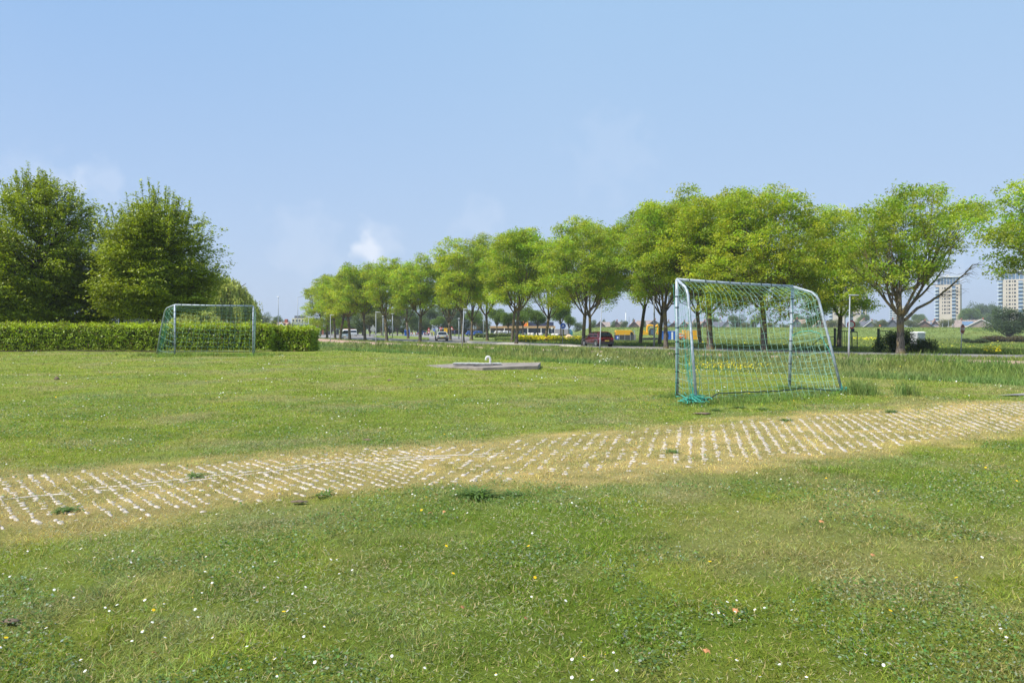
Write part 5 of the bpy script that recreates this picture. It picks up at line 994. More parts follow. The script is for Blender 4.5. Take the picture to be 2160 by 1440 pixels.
def van(name, lab, px, Y, bz, rz, L_, Wd, Hh, paint, cat='van', stripe=None, lights=None, s=1):
    t_ = thing(name, lab, cat, (PX(px, Y), Y, bz), rz); t_.scale = (s, s, s); w = Wd / 2; a = L_ / 2; mb = MB()
    mb.prism([(-a, .35), (a, .35), (a, .95), (a - .25, 1.15), (a - .95, Hh * .9), (a - 1.3, Hh), (-a + .1, Hh), (-a, Hh - .1)], -w, w, paint); bevel(mb.build('body', t_), .06)
    for sg in (-1, 1):
        mb = MB(); mb.prism([(a - 1.45, 1.3), (a - .5, 1.3), (a - .95, Hh * .82), (a - 1.45, Hh * .82)], sg * (w + .005), sg * (w + .02), 'glass_dark'); mb.build('side_window', t_)
        if stripe: mb = MB(); mb.box((-.3, sg * (w + .008), 1.15), (L_ * .7, .02, .28), stripe); mb.build('stripe', t_)
        for x in (-a + .9, a - .9): mb = MB(); mb.disc((x, sg * (w - .02), .36), .36, 18, 'rubber', (0, sg, 0), .2); mb.disc((x, sg * (w + .09), .36), .18, 10, 'rim', (0, sg, 0), .02); mb.build('wheel', t_)
    mb = MB(); c = [(a - .2, -w * .88, 1.22), (a - .2, w * .88, 1.22), (a - .86, w * .84, Hh * .86), (a - .86, -w * .84, Hh * .86)]; mb.loft([[(p[0] + .0, p[1], p[2]) for p in c], [(p[0] + .05, p[1], p[2] + .04) for p in c]], 'glass_dark'); mb.build('windscreen', t_)
    mb = MB(); mb.box((-a - .005, 0, Hh * .66), (.02, Wd * .7, Hh * .28), 'glass_dark'); mb.build('rear_window', t_)
    if lights: mb = MB(); mb.box((a - 1.5, 0, Hh + .08), (.3, Wd * .7, .16), lights); mb.build('light_bar', t_)
    return t_
van('white_van', 'white van with amber roof lights directly behind the white car', 730.5, 185, -.73, radians(-80), 5.2, 2.0, 2.35, 'car_white', lights='lamp_orange', s=.78); van('service_van', 'white van with red and orange stripes right of the trunk by the white car', 744, 195, -.73, radians(-70), 5.4, 2.2, 2.3, 'car_white', stripe='orange', lights='lamp_red', s=.78)
van('yellow_van', 'yellow delivery van behind a dark site fence', 1319, 182, -1.72, radians(0), 5.2, 2.0, 2.6, 'yellow', stripe='orange')
# site fence before the yellow van
t_ = thing('site_fence', 'dark mesh site fence in front of the yellow van', 'fence', (PX(1318, 178), 178, -1.72)); mb = MB(); mb.box((0, 0, .75), (5.3, .04, 1.35), 'trim_dark'); mb.build('mesh_panel', t_)
for k in range(5): mb = MB(); mb.box((-2.7 + 1.35 * k, -.03, .8), (.08, .08, 1.75), 'sign_grey'); mb.build('fence_post', t_)
mb = MB(); mb.box((-1.9, -.05, .75), (.75, .03, .9), 'blue_sign'); mb.build('banner', t_); mb = MB(); mb.box((-1.9, -.08, .75), (.16, .02, .5), 'sign_white'); mb.box((-1.72, -.08, .75), (.16, .02, .5), 'sign_white'); mb.build('banner_mark', t_)
o = MB(); o.tube([(0, 0, -.2), (0, 0, 2.3)], .07, 'sign_grey', 8); o.box((0, 0, 2.4), (.3, .2, .4), 'sign_grey'); o = o.build('utility_post'); o.location = (PX(1338, 178), 178, -1.72); setp(o, 'grey post with a box at the right end of the site fence', 'post')
# excavator
Y = 185; g = -1.74; t_ = thing('excavator', 'yellow tracked excavator with folded boom between the tree trunks', 'excavator', (PX(1372, Y), Y, g)); E = lambda px, py: (PX(px, Y) - PX(1372, Y), PZ(py, Y) - g)
for sy in (-.9, .9):
    mb = MB(); mb.prism([(-1.9, .1), (-1.6, 0), (1.6, 0), (1.9, .1), (2.0, .35), (1.7, .62), (-1.7, .62), (-2.0, .35)], sy - .25, sy + .25, 'rubber'); mb.build('track', t_)
x0, z0 = E(1353, 706); mb = MB(); q = [(E(1353, 706)), (E(1353, 697)), (E(1356, 696)), (E(1362, 700)), (E(1366, 699)), (E(1366, 706.5))]; mb.prism(q, -1.1, 1.1, 'yellow'); bevel(mb.build('body', t_), .05)
q = [E(1368, 707), E(1368, 697), E(1370.5, 692.5), E(1379, 693), E(1380, 707)]; mb = MB(); mb.prism(q, -1.0, -.1, 'trim_dark'); bevel(mb.build('cab', t_), .04); mb = MB(); mb.prism([E(1371.5, 705), E(1371.5, 695), E(1378.5, 695), E(1379, 705)], -1.03, -1.01, 'glass_blue'); mb.build('window', t_)
mb = MB(); P = [(*E(1365.5, 706),), (*E(1365.5, 692),), (*E(1367, 687),), (*E(1372, 686),), (*E(1385, 688.5),)]; mb.tube([(p[0], .45, p[1]) for p in P], [.22, .27, .3, .3, .2], 'yellow', 6); mb.build('boom', t_)
mb = MB(); mb.tube([(E(1384, 688.5)[0], .45, E(1384, 688.5)[1]), (E(1387, 686)[0], .45, E(1387, 686)[1]), (E(1389, 690)[0], .45, E(1389, 690)[1]), (E(1387, 701)[0], .45, E(1387, 701)[1])], [.25, .38, .3, .16], 'yellow', 6); mb.build('arm', t_)
mb = MB(); mb.prism([E(1385, 700), E(1389, 700), E(1389.5, 704), E(1387, 706), E(1384, 704)], .1, .8, 'yellow'); mb.build('bucket', t_)
# site containers
def container(px0, px1, Y, bz, top, mat, lab, name='site_container', door=True):
    x0, x1 = PX(px0, Y), PX(px1, Y); h = PZ(top, Y) - bz; t_ = thing(name, lab, 'container', ((x0 + x1) / 2, Y + 1.2, bz), 0, 'site units in the field'); w = x1 - x0; mb = MB(); n = max(6, int(w / .3)); pr = []
    for i in range(n): pr += [(-w / 2 + w * i / n, -1.2), (-w / 2 + w * (i + .35) / n, -1.2), (-w / 2 + w * (i + .5) / n, -1.14), (-w / 2 + w * (i + .85) / n, -1.14)]
    pr += [(w / 2, -1.2), (w / 2, 1.2), (-w / 2, 1.2)]; mb.prism(pr, .05, h - .08, mat, 'z'); mb.build('shell', t_); mb = MB(); mb.box((0, 0, h - .04), (w + .06, 2.46, .08), 'sign_white'); mb.build('roof', t_)
    if door: mb = MB(); mb.box((-w * .12, -1.23, h * .52), (w * .14, .05, h * .38), 'glass_dark'); mb.build('window', t_); mb = MB(); mb.box((w * .25, -1.225, h * .45), (w * .13, .05, h * .8), 'sign_white'); mb.build('door', t_)
container(1397, 1425, 188, -1.74, 697, 'blue_box', 'blue site cabin with a white door in the field'); container(1443, 1476, 190, -1.74, 695, 'yellow', 'yellow open container behind the near goal stay', door=False)
van('orange_vehicle', 'small orange and white site vehicle beside the blue cabin', 1433, 190, -1.72, 0, 3.2, 1.8, 1.75, 'orange', 'vehicle', stripe='sign_white')
# blue machine left, lorry, bags, sand
container(853, 862, 190, -.75, 694.5, 'blue_box', 'blue round-topped container at the left of the roadworks')
t_ = thing('lorry', 'dark lorry with a teal cab in front of the shop end', 'lorry', (PX(1188, 215), 215, gz1(PX(1188, 215), 215)), 0); g = gz1(PX(1188, 215), 215); hh = PZ(693.5, 215) - g
mb = MB(); mb.box((-.55, 0, .7 + (hh - .75) / 2), (3.9, 2.2, hh - .8), 'mauve_facade'); mb.build('load_box', t_); mb = MB(); mb.prism([(1.45, .4), (2.75, .4), (2.8, hh * .62), (2.2, hh - .12), (1.45, hh - .1)], -1.1, 1.1, 'teal'); bevel(mb.build('cab', t_), .08)
mb = MB(); mb.prism([(1.8, hh * .5), (2.6, hh * .5), (2.2, hh * .85), (1.8, hh * .85)], -1.13, -1.11, 'glass_blue'); mb.build('window', t_); mb = MB(); mb.box((0, 0, .55), (5.3, 1.9, .25), 'trim_dark'); mb.build('chassis', t_)
for x in (-1.8, -.9, 2.0): mb = MB(); mb.disc((x, -1.05, .42), .42, 16, 'rubber', (0, -1, 0), .3); mb.build('wheel', t_)
for i, (px, lab) in enumerate([(1105, 'white builder bag at the left of the row before the shop'), (1116, 'white builder bag second from the left before the shop'), (1134, 'white builder bag left of the pale trunk before the shop'), (1141, 'white builder bag touching its neighbour left of the trunk'), (1167, 'white builder bag below the small round white sign'), (1175, 'white builder bag before the lorry'), (1123, 'white builder bag third from the left before the shop')]):
    mb = MB(); ring = lambda z, q: [(cos(a) * q * (1 + .1 * sin(3 * a + i)), sin(a) * q, z) for a in np.linspace(0, 2 * pi, 12, endpoint=False)]; mb.loft([ring(0, .38), ring(.25, .47), ring(.6, .46), ring(.85, .4), ring(.92, .22)], 'bag'); o = mb.build('builder_bag', None, True); o.location = (PX(px, 170), 170, gz1(PX(px, 170), 170)); o.scale = (1, 1, 1.1); setp(o, lab, 'bag', 'builder bags before the shop')
mb = MB(); ring = lambda z, q: [(cos(a) * q * 1.5 * (1 + .1 * sin(3 * a)), sin(a) * q, z) for a in np.linspace(0, 2 * pi, 16, endpoint=False)]; mb.loft([ring(-.1, 1.05), ring(.35, .75), ring(.75, .4), ring(.98, .1)], 'sand'); o = mb.build('sand_heap', None, True); o.location = (PX(1200, 165), 165, gz1(PX(1200, 165), 165)); setp(o, 'pale sand heap right of the round blue sign', 'sand heap')
# grey toilet cabin
t_ = thing('portable_cabin', 'grey cabin with a white roof behind the dark bush', 'cabin', (PX(1936, 118), 118, -1.7), radians(24)); mb = MB(); mb.box((0, 0, 1.1), (1.9, 1.3, 2.2), 'grey_cabin'); bevel(mb.build('wall', t_), .04)
mb = MB(); rg = lambda z, q: [(-1. * q, -.72 * q, z), (1. * q, -.72 * q, z), (1. * q, .72 * q, z), (-1. * q, .72 * q, z)]; mb.loft([rg(2.2, 1), rg(2.28, 1.02), rg(2.42, .7)], 'sign_white'); mb.build('roof', t_)
me = text_mesh('SaI', .42, 'sign_white', .004); c = link_mesh('lettering', me, t_); c.location = (.72, -.665, 1.5); c.rotation_euler = (radians(90), radians(-90), 0)
mb = MB(); mb.box((-.35, -.66, 1.05), (.75, .02, 1.9), 'tower_grey'); mb.build('door', t_)
print('vehicles ok')

# ------------------------------------------------------------------ shop building
Y = 300; t_ = thing('shop_building', 'long low shop with ochre fascia and dark glass behind the young trees', 'building', (PX(1095, Y), Y, -.75)); O = PX(1095, Y); X_ = lambda px: PX(px, Y) - O; Z_ = lambda py: PZ(py, Y) + .75
def bx(mb, px0, px1, y0, y1, z0, z1, mat): mb.box(((X_(px0) + X_(px1)) / 2, (y0 + y1) / 2, (z0 + z1) / 2), (X_(px1) - X_(px0), y1 - y0, z1 - z0), mat)
zt = Z_(687.5); mb = MB(); bx(mb, 1034, 1170, 0, 30, 0, zt - .9, 'navy'); mb.build('wall', t_); mb = MB(); bx(mb, 1033, 1171, -1.6, 30, zt - .9, zt, 'ochre'); mb.build('fascia', t_)
mb = MB(); bx(mb, 1034, 1100, -.9, 29, zt - 1.9, zt - .91, 'timber_brown'); mb.build('soffit', t_); mb = MB(); bx(mb, 1060, 1112, .5, 26, zt + .01, Z_(678), 'glass_dark'); bx(mb, 1112.5, 1168, .5, 26, zt + .01, Z_(679), 'navy'); mb.build('upper_storey', t_)
mb = MB(); bx(mb, 1102, 1112, .0, .45, zt + .02, Z_(677), 'orange'); mb.build('shop_sign', t_); mb = MB(); bx(mb, 1112, 1114, -.05, .45, zt + .02, Z_(675.5), 'yellow_sign'); mb.build('sign_edge', t_); mb = MB(); bx(mb, 1104, 1111, -.06, -.01, Z_(681), Z_(680), 'sign_white'); mb.build('sign_panel', t_)
for px in (1034, 1064, 1080, 1113, 1141, 1156, 1170): mb = MB(); mb.box((X_(px), -1.5, (zt - .9) / 2), (.35, .35, zt - .92), 'render_white'); mb.build('column', t_)
for px in range(1040, 1100, 8): mb = MB(); mb.box((X_(px), -.05, 1.3), (1.3, .08, 2.0), 'glass_blue'); mb.build('window', t_)
t_ = thing('ochre_block', 'windowless ochre wall block of the shop', 'building', (PX(1012, 285), 285, -.75)); mb = MB(); w = (1022 - 1003) / F * 285; mb.box((0, 4, 3.0), (w, 8, PZ(682, 285) + .75 - .2), 'ochre'); mb.build('wall', t_); mb = MB(); mb.box((0, 4, 3.05 + (PZ(682, 285) + .55) / 2 + .02), (w + .2, 8.2, .12), 'trim_dark'); mb.build('roof_edge', t_)
Y = 270; t_ = thing('glass_pavilion', 'glass fronted building with a curved grey roof right of the yellow sign', 'building', (PX(965, Y), Y, -.75)); O = PX(965, Y); mb = MB(); bx(mb, 928, 1001, 0, 14, 0, PZ(694, Y) + .75, 'glass_dark'); mb.build('wall', t_); mb = MB(); w = X_(1001) - X_(928); zc_ = PZ(694, Y) + .75
mb.loft([[(X_(928), y_, zc_ + z) for y_, z in ((-1, 0), (-1, .25), (3, 1.2), (8, 1.6), (15, 1.2), (15, 0))], [(X_(1001), y_, zc_ + z) for y_, z in ((-1, 0), (-1, .25), (3, 1.2), (8, 1.6), (15, 1.2), (15, 0))]], 'bridge_steel'); mb.build('roof', t_); mb = MB(); bx(mb, 950, 1001, -1.3, -1.02, zc_ - .35, zc_ + .1, 'ochre'); mb.build('fascia', t_)
for px in range(932, 1001, 9): mb = MB(); mb.box((X_(px), -.1, zc_ / 2), (.16, .14, zc_), 'sign_grey'); mb.build('mullion', t_)
# ------------------------------------------------------------------ houses behind the dike
def house(px, peak, eave, w, Y, roof, wallm, lab, side=0, side_w=0, solar=False, trim='trim_dark'):
    """gabled house, gable to camera; side: roof wing of side_w px going right (+) or left (-)"""
    x = PX(px, Y); g = -1.75; k = Y / F; rz_ = -atan2(x, Y) * .75; h = PZ(peak, Y) - g; he = PZ(eave, Y) - g; W_ = w * k; t_ = thing('gabled_house', lab, 'house', (x, Y, g), rz_, 'houses behind the dike'); D = 10
    mb = MB(); mb.box((0, D / 2, he / 2 - .4), (W_ * .92, D, he - .8), 'render_white'); mb.build('wall', t_); mb = MB(); mb.prism([(-W_ * .46, he - .8), (W_ * .46, he - .8), (W_ * .46, he), (0, h - .15), (-W_ * .46, he)], .05, D - .05, wallm); mb.build('gable', t_)
    th = .28; e = .06; mb = MB(); sl = (h - he) / (W_ / 2)
    for s in (-1, 1): mb.prism([(0, h), (s * W_ * .53, h - sl * W_ * .53), (s * W_ * .53, h - sl * W_ * .53 - th), (0, h - th)], -.5, D + .4, roof, mat_side=roof)
    r_ = mb.build('roof', t_); mb = MB()
    for s in (-1, 1): mb.prism([(0, h + .03), (s * W_ * .54, h - sl * W_ * .54 + .03), (s * W_ * .54, h - sl * W_ * .54 - th - .08), (0, h - th - .08)], -.62, -.51, trim)
    mb.build('barge_board', t_); mb = MB(); mb.box((W_ * .1, D * .6, h + .4), (.8, .8, 1.3), 'brick_red'); c = mb.build('chimney', r_)
    for dx in (-.25, .2): mb = MB(); mb.box((dx * W_, -.03, he - 1.7), (W_ * .2, .06, 1.1), 'glass_dark'); mb.build('window', t_)
    if side_w:
        sw = side_w * k; cxx = side * (W_ * .46 + sw / 2); mb = MB(); mb.box((cxx, D / 2 + 1, he / 2 - .3), (sw, D - 2, he - .6), 'render_white'); mb.build('wing_wall', t_)
        mb = MB(); mb.v = []; pr = [(1.0, he - .6), (D - .5, he - .6), (D / 2 + 1, h - .5)]; x0_, x1_ = sorted((side * W_ * .1, side * (W_ * .46 + sw))); mb.prism([(p[0] - .0, p[1]) for p in pr], x0_, x1_, roof, 'x'); mb.build('wing_roof', t_)
        if solar:
            mb = MB(); a0 = np.array((1.0, he - .6)); a1 = np.array((D / 2 + 1, h - .5)); p0 = a0 + (a1 - a0) * .25; p1 = a0 + (a1 - a0) * .8; xs = (x0_ + (x1_ - x0_) * .35, x1_ - (x1_ - x0_) * .15); mb.poly([(xs[0], p0[0] - .12, p0[1] + .12), (xs[1], p0[0] - .12, p0[1] + .12), (xs[1], p1[0] - .12, p1[1] + .12), (xs[0], p1[0] - .12, p1[1] + .12)], 'glass_blue'); mb.build('solar_panel', t_)
for a in [
 (1266, 677, 687, 21, 470, 'tile_brown', 'timber_brown', 'brown gabled house directly above the red car rear', 1, 12), (1300, 677, 687.5, 23, 470, 'tile_brown', 'timber_brown', 'brown gabled house above the yellow van', 1, 10), (1337, 677, 687.5, 21, 470, 'tile_rust', 'timber_brown', 'brown gabled house left of the clear brown trunk', 1, 10),
 (1380, 674, 686, 30, 480, 'tile_brown', 'timber_brown', 'wide brown roofed house above the excavator', -1, 22), (1421, 680, 687.5, 22, 480, 'tile_grey', 'timber_brown', 'dark roofed house above the blue cabin', -1, 10, True), (1443, 677, 688, 22, 480, 'tile_rust', 'timber_brown', 'rust roofed house right behind the left goal post', 1, 10),
 (1486, 676, 688, 22, 480, 'tile_rust', 'timber_brown', 'house with rust roof between the two dark trunks', -1, 8), (1534, 677, 690, 26, 470, 'tile_grey', 'mauve_facade', 'grey gabled house inside the goal before the round tree', -1, 16), (1518, 672, 685, 26, 620, 'tile_brown', 'render_white', 'brown roof with white dormer behind the grey gable'),
 (1680, 672, 688, 30, 470, 'tile_rust', 'tile_grey', 'orange-brown roof just right of the right goal post', 1, 6), (1730, 675, 689, 26, 470, 'tile_rust', 'timber_brown', 'rust roofed house seen through the side net', 1, 10), (1773, 676, 689, 20, 470, 'tile_rust', 'timber_brown', 'rust roofed house beside the gate trunk'),
 (1838, 676, 690, 34, 470, 'tile_grey', 'tile_grey', 'dark roofed house with pale barge board right of the lamp', -1, 6, False, 'sign_white'), (1882, 673, 689, 32, 480, 'tile_grey', 'tile_grey', 'blue-black roofed house behind the lone trunk', 1, 10, True), (1822, 673, 684, 22, 600, 'tile_rust', 'render_white', 'small rust roof behind the dark roofed house'),
 (1950, 676, 688.5, 34, 470, 'tile_brown', 'timber_brown', 'brown roofed house left of the tower foot', 1, 14, True), (1972, 675, 689, 20, 470, 'tile_rust', 'timber_brown', 'small rust gable left of the tower tree'), (2028, 674, 688, 26, 480, 'tile_brown', 'render_white', 'brown roofed house behind the stop sign', 1, 16, True),
 (2070, 673, 689, 56, 470, 'tile_brown', 'tile_brown', 'large white edged gable right of the stop sign', -1, 22, True, 'sign_white'), (1410, 676, 684, 14, 620, 'tile_brown', 'render_white', 'distant roof behind the tall lamp'), (1465, 674, 686, 20, 620, 'tile_brown', 'render_white', 'distant brown roof left of the two dark trunks'),
]: house(*a)
# ------------------------------------------------------------------ residential towers
def tower(px0, px1, top, Y, lab, rz, mat='tower_stone', floors=16, crown=True):
    rz = -atan2(PX((px0 + px1) / 2, Y), Y); k = Y / F; g = -1.75; w = (px1 - px0) * k * cos(rz); h = PZ(top, Y) - g; x = PX((px0 + px1) / 2, Y); t_ = thing('apartment_tower', lab, 'tower block', (x, Y, g), rz, 'residential towers'); D = w * .8; wf = w * .70; hc = h * (.80 if crown else .95) if crown else h
    hb_ = h - 7.2 if crown else h; mb = MB(); mb.prism([(-wf / 2, -D / 2), (wf / 2, -D / 2), (wf / 2 + 1.2, -D / 2 + 2), (wf / 2 + 1.2, D / 2), (-wf / 2 - 3, D / 2), (-wf / 2 - 3, -D / 2 + 3.2)], 0, hb_, mat, 'z'); mb.build('wall', t_)
    fh = 2.95; nf = int(hb_ / fh)
    cols = [(-.36, .35), (-.24, .8), (-.13, .35), (-.03, .8), (.36, .8)]
    wmb = MB()
    wm_ = {}
    for q in (.35, .8): w_ = MB(); w_.box((0, 0, 0), (q * 1.5, .14, 1.35), 'glass_dark'); wm_[q] = w_.mesh('window')
    for c, ww in cols:
        for f in range(nf):
            if f > nf - 0 or (f < 5): continue
            o_ = link_mesh('window', wm_[ww], t_); o_.location = (c * wf, -D / 2 - .02, f * fh + 1.7)
    mb = MB(); mb.box((.19 * wf, -D / 2 - .08, hb_ / 2 - .5), (wf * .17, .3, hb_ - 1.5), 'glass_blue'); mb.build('glass_bay', t_); mb = MB()
    for f in range(nf): mb.box((.19 * wf, -D / 2 - .55, f * fh + .7), (wf * .18, .9, .75), 'balcony')
    mb.build('balcony_stack', t_); mb = MB()
    nx_ = Vector((-3.0 - 0, 3.2, 0)).normalized()
    for f in range(nf): mb.prism([(-wf / 2 - .4, -D / 2 - .0), (-wf / 2 - 3.2, -D / 2 + 2.9), (-wf / 2 - 3.9, -D / 2 + 2.2), (-wf / 2 - 1.2, -D / 2 - .7)], f * fh + .2, f * fh + 1.2, 'balcony', 'z'); mb.prism([(-wf / 2 - .3, -D / 2 + .1), (-wf / 2 - 2.9, -D / 2 + 3.0), (-wf / 2 - 3.1, -D / 2 + 2.8), (-wf / 2 - .5, -D / 2 - .1)], f * fh + 1.3, f * fh + 2.8, 'glass_blue', 'z')
    mb.build('corner_balconies', t_)
    if crown:
        mb = MB(); mb.prism([(-wf / 2 + .2, -D / 2 + .8), (wf / 2 - .3, -D / 2 + .8), (wf / 2 - .3, D / 2 - 1), (-wf / 2 - 1.5, D / 2 - 1), (-wf / 2 - 1.5, -D / 2 + 2.5)], hb_, h - 1.1, 'glass_blue', 'z'); mb.build('penthouse', t_)
        mb = MB()
        for i in range(7): mb.box(((-.45 + .15 * i) * wf, -D / 2 + .74, (hb_ + h - 1.1) / 2), (.35, .2, h - 1.1 - hb_), 'tower_grey')
        mb.build('penthouse_mullions', t_); mb = MB(); mb.prism([(-wf / 2 - 3.2, h - 2.6), (-wf / 2 - 1.5, h - 1.3), (-wf / 2 + 1.5, h - .5), (-wf / 2 + 3, h - .2), (-wf / 2 + 4, h - .5), (wf / 2 + 1, h - .6), (wf / 2 + 1, h - 1.1), (-wf / 2 + 1, h - 1.1)], -D / 2 - .3, D / 2, 'sign_white'); mb.build('roof', t_)
        mb = MB(); mb.box((-wf * .12, 0, h + .6), (2.4, 3, 1.8), 'tower_grey'); mb.build('roof_plant', t_)
tower(1973, 2034, 583, 600, 'pale apartment tower at the right with a glass top floor, fully visible', 0); tower(2105, 2180, 571, 560, 'apartment tower at the right edge, taller and partly cut off', 0)
tower(1752, 1786, 610, 640, 'pale tower hidden behind the trunk by the gate', 0, crown=False); tower(1795, 1832, 612, 640, 'pale tower glimpsed through leaves above the street lamp', 0, crown=False)
tower(1880, 1899, 640, 900, 'distant slim grey tower left of the lone trunk', 0, 'tower_grey', crown=False); tower(1899, 1917, 645, 900, 'distant grey tower right of the lone trunk', 0, 'tower_grey', crown=False)
mb = MB(); mb.prism([(0, 0), (5, 0), (5, 6), (3, 5)], 0, 4, 'glass_blue'); mb.prism([(-12, 0), (-9, 0), (-9, 4), (-11, 4)], 0, 4, 'glass_blue'); o = mb.build('roof_glazing'); o.location = (PX(1908, 900), 896, PZ(645, 900)); setp(o, 'slanted glass roof crown on the distant grey towers', 'roof glazing')
# ------------------------------------------------------------------ left background: houses, footbridge, cream block
def house2(px0, px1, ridge, eave, Y, roof, lab, gable_px=None, g=-1.0, front='render_white'):
    k = Y / F; x = PX((px0 + px1) / 2, Y); w = (px1 - px0) * k; h = PZ(ridge, Y) - g; he = PZ(eave, Y) - g; t_ = thing('tiled_house', lab, 'house', (x, Y, g)); mb = MB(); mb.box((0, 4, he / 2), (w * .94, 8, he), front); mb.build('wall', t_)
    mb = MB(); mb.prism([(-.4, he - .1), (8.4, he - .1), (4, h)], -w / 2, w / 2, roof, 'x'); r_ = mb.build('roof', t_); mb = MB(); mb.box((w * .25, 4, h + .3), (.8, .8, 1.2), 'brick_red'); mb.build('chimney', r_)
    if gable_px is not None:
        gx_ = PX(gable_px, Y) - x; gw = w * .22; hh = (h - he) * .75; mb = MB(); mb.prism([(gx_ - gw, he), (gx_ + gw, he), (gx_, he + hh)], -1.0, 3, 'timber_brown'); mb.build('dormer_gable', t_); mb = MB()
        for s in (-1, 1): mb.prism([(gx_, he + hh + .25), (gx_ + s * gw * 1.15, he - .05), (gx_ + s * gw * 1.15, he - .35), (gx_, he + hh - .1)], -1.3, -1.01, 'sign_white')
        mb.build('dormer_trim', t_)
    for dx in (-.3, 0, .3): mb = MB(); mb.box((dx * w, -.03, he * .55), (w * .12, .06, he * .35), 'glass_dark'); mb.build('window', t_)
house2(490, 532, 676.5, 691, 200, 'tile_red', 'red tiled house with white-trimmed dormer seen through the far goal', 511)
house2(574, 602, 679, 687.5, 210, 'tile_rust', 'orange roofed white house above the hedge gap', 596)
t_ = thing('cream_building', 'cream flat block with a grey top floor beyond the footbridge', 'building', (PX(632, 420), 420, -1)); w = 33 / F * 420; hb = PZ(671, 420) + 1; mb = MB(); mb.box((0, 5, hb / 2), (w, 10, hb), 'cream'); mb.build('wall', t_); mb = MB(); mb.box((-w * .14, 5, hb + .75), (w * .45, 8, 1.5), 'tile_grey'); mb.build('top_floor', t_)
for r_ in range(3):
    for c in range(5): mb = MB(); mb.box((-w * .4 + w * .2 * c, -.04, hb - 1.4 - 2.6 * r_), (1., .1, 1.2), 'glass_dark'); mb.build('window', t_)
t_ = thing('white_building', 'long pale flat building behind the red tiled house', 'building', (PX(535, 420), 420, -1)); w = 62 / F * 420; hb = PZ(667, 420) + 1; mb = MB(); mb.box((0, 5, hb / 2 - 1), (w, 10, hb - 2), 'cream'); mb.build('wall', t_); mb = MB(); mb.box((0, 4, hb - .8), (w * 1.05, 14, 1.2), 'render_white'); mb.build('roof', t_)
for c in range(8): mb = MB(); mb.box((-w * .42 + w * .12 * c, -.04, hb - 4.2), (1.3, .1, 1.5), 'glass_dark'); mb.build('window', t_)
t_ = thing('grey_building', 'mauve grey building between the hornbeam trunks', 'building', (PX(330, 260), 260, -1)); mb = MB(); mb.box((0, 4, 2.6), (26, 8, 5.2), 'mauve_facade'); mb.build('wall', t_); mb = MB(); mb.box((0, 4, 5.35), (26.6, 8.6, .3), 'tile_grey'); mb.build('roof', t_)
for c in range(10): mb = MB(); mb.box((-11.5 + 2.5 * c, -.04, 3.2), (1.2, .1, 1.6), 'render_white' if c % 3 == 0 else 'glass_dark'); mb.build('window', t_)
# footbridge
Y = 240; t_ = thing('footbridge', 'grey footbridge with railings and dark columns left of the tree row', 'bridge', (PX(650, Y), Y, -1)); X_ = lambda px: PX(px, Y) - PX(650, Y); Z_ = lambda py: PZ(py, Y) + 1
L0, L1 = X_(588), X_(770); zd = Z_(689.3); mb = MB(); mb.box(((L0 + L1) / 2, 0, zd), (L1 - L0, 4, .55), 'bridge_steel'); mb.build('deck', t_); mb = MB(); mb.box(((L0 + L1) / 2, -.0, zd - .5), (L1 - L0, 2.6, .45), 'bridge_dark'); mb.build('girder', t_)
mb = MB()
for yy in (-1.95, 1.95):
    mb.tube([(L0, yy, zd + 1.1), (L1, yy, zd + 1.1)], .05, 'bridge_steel', 5)
    for i in range(60): xx = L0 + (L1 - L0) * i / 59; mb.tube([(xx, yy, zd + .2), (xx, yy, zd + 1.1)], .03, 'bridge_steel', 4)
mb.build('railing', t_)
for px in (612, 640, 662, 676, 686, 694, 712, 745): mb = MB(); mb.box((X_(px), 0, zd / 2 - .4), (.5, 1.8, zd - .8), 'bridge_dark'); mb.build('pier', t_)
mb = MB(); mb.box((0, 4.5, 1.15), (PX(655, 235) - PX(588, 235), .6, 2.3), 'brick_red'); o = mb.build('brick_wall'); o.location = (PX(622, 235), 250, -1); setp(o, 'low red brick wall under the footbridge', 'wall')
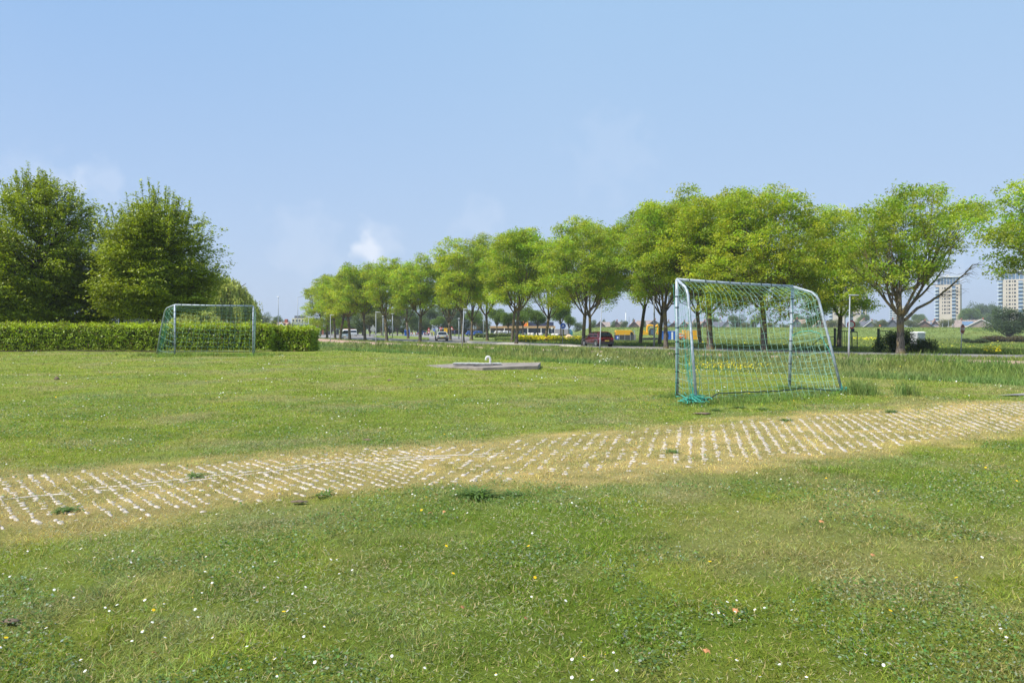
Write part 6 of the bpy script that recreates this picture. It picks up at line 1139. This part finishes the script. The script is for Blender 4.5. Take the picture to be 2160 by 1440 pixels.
# road workers at the junction
def person(px, Y, lab, coat, rz=0):
    t_ = thing('person', lab, 'person', (PX(px, Y), Y, -.75), rz, 'road workers'); me = bpy.data.meshes.new('body'); V = [(0, 0, .95), (0, 0, 1.2), (0, 0, 1.45), (0, 0, 1.55), (0, -.01, 1.68), (-.1, 0, .9), (-.12, 0, .48), (-.13, .02, .06), (.1, 0, .9), (.13, -.05, .48), (.14, 0, .06), (-.2, 0, 1.42), (-.26, 0, 1.15), (-.22, -.15, .95), (.2, 0, 1.42), (.27, 0, 1.15), (.24, -.12, .95), (-.13, -.13, .04), (.14, -.15, .04)]
    E_ = [(0, 1), (1, 2), (2, 3), (3, 4), (0, 5), (5, 6), (6, 7), (0, 8), (8, 9), (9, 10), (2, 11), (11, 12), (12, 13), (2, 14), (14, 15), (15, 16), (7, 17), (10, 18)]; me.from_pydata(V, E_, []); me.materials.append(MATS[coat]); o = link_mesh('body', me, t_)
    sk = o.modifiers.new('skin', 'SKIN'); R_ = [.15, .16, .15, .06, .1, .1, .075, .055, .1, .075, .055, .07, .05, .035, .07, .05, .035, .04, .04]
    for v_, r in zip(me.skin_vertices[0].data, R_): v_.radius = (r, r * .85)
    me.skin_vertices[0].data[0].use_root = True; o.modifiers.new('sub', 'SUBSURF').levels = 1
    mb = MB(); mb.disc((0, 0, 1.74), .115, 10, 'hivis' if coat == 'hivis' else 'cloth', (0, 0, 1), .08); mb.build('helmet', t_)
person(919, 190, 'road worker in dark clothes left of the silver car', 'cloth'); person(913.5, 192, 'road worker in yellow beside the blue round sign', 'hivis'); person(959, 180, 'person in dark clothes behind the trunks right of the silver car', 'cloth')
# soft distant air: one closed box of thin even haze round the whole place
mh = bpy.data.materials.new('haze'); mh.use_nodes = True; th_ = mh.node_tree; th_.nodes.clear(); oh = th_.nodes.new('ShaderNodeOutputMaterial'); pv = th_.nodes.new('ShaderNodeVolumePrincipled')
pv.inputs['Density'].default_value = .0003; pv.inputs['Color'].default_value = (.86, .92, 1, 1); pv.inputs['Anisotropy'].default_value = .2; th_.links.new(pv.outputs[0], oh.inputs['Volume']); MATS['haze'] = mh
mb = MB(); mb.box((0, 400, 34), (5200, 2600, 72), 'haze'); setp(mb.build('haze'), 'thin pale summer haze', 'haze', kind='stuff')
print('done')
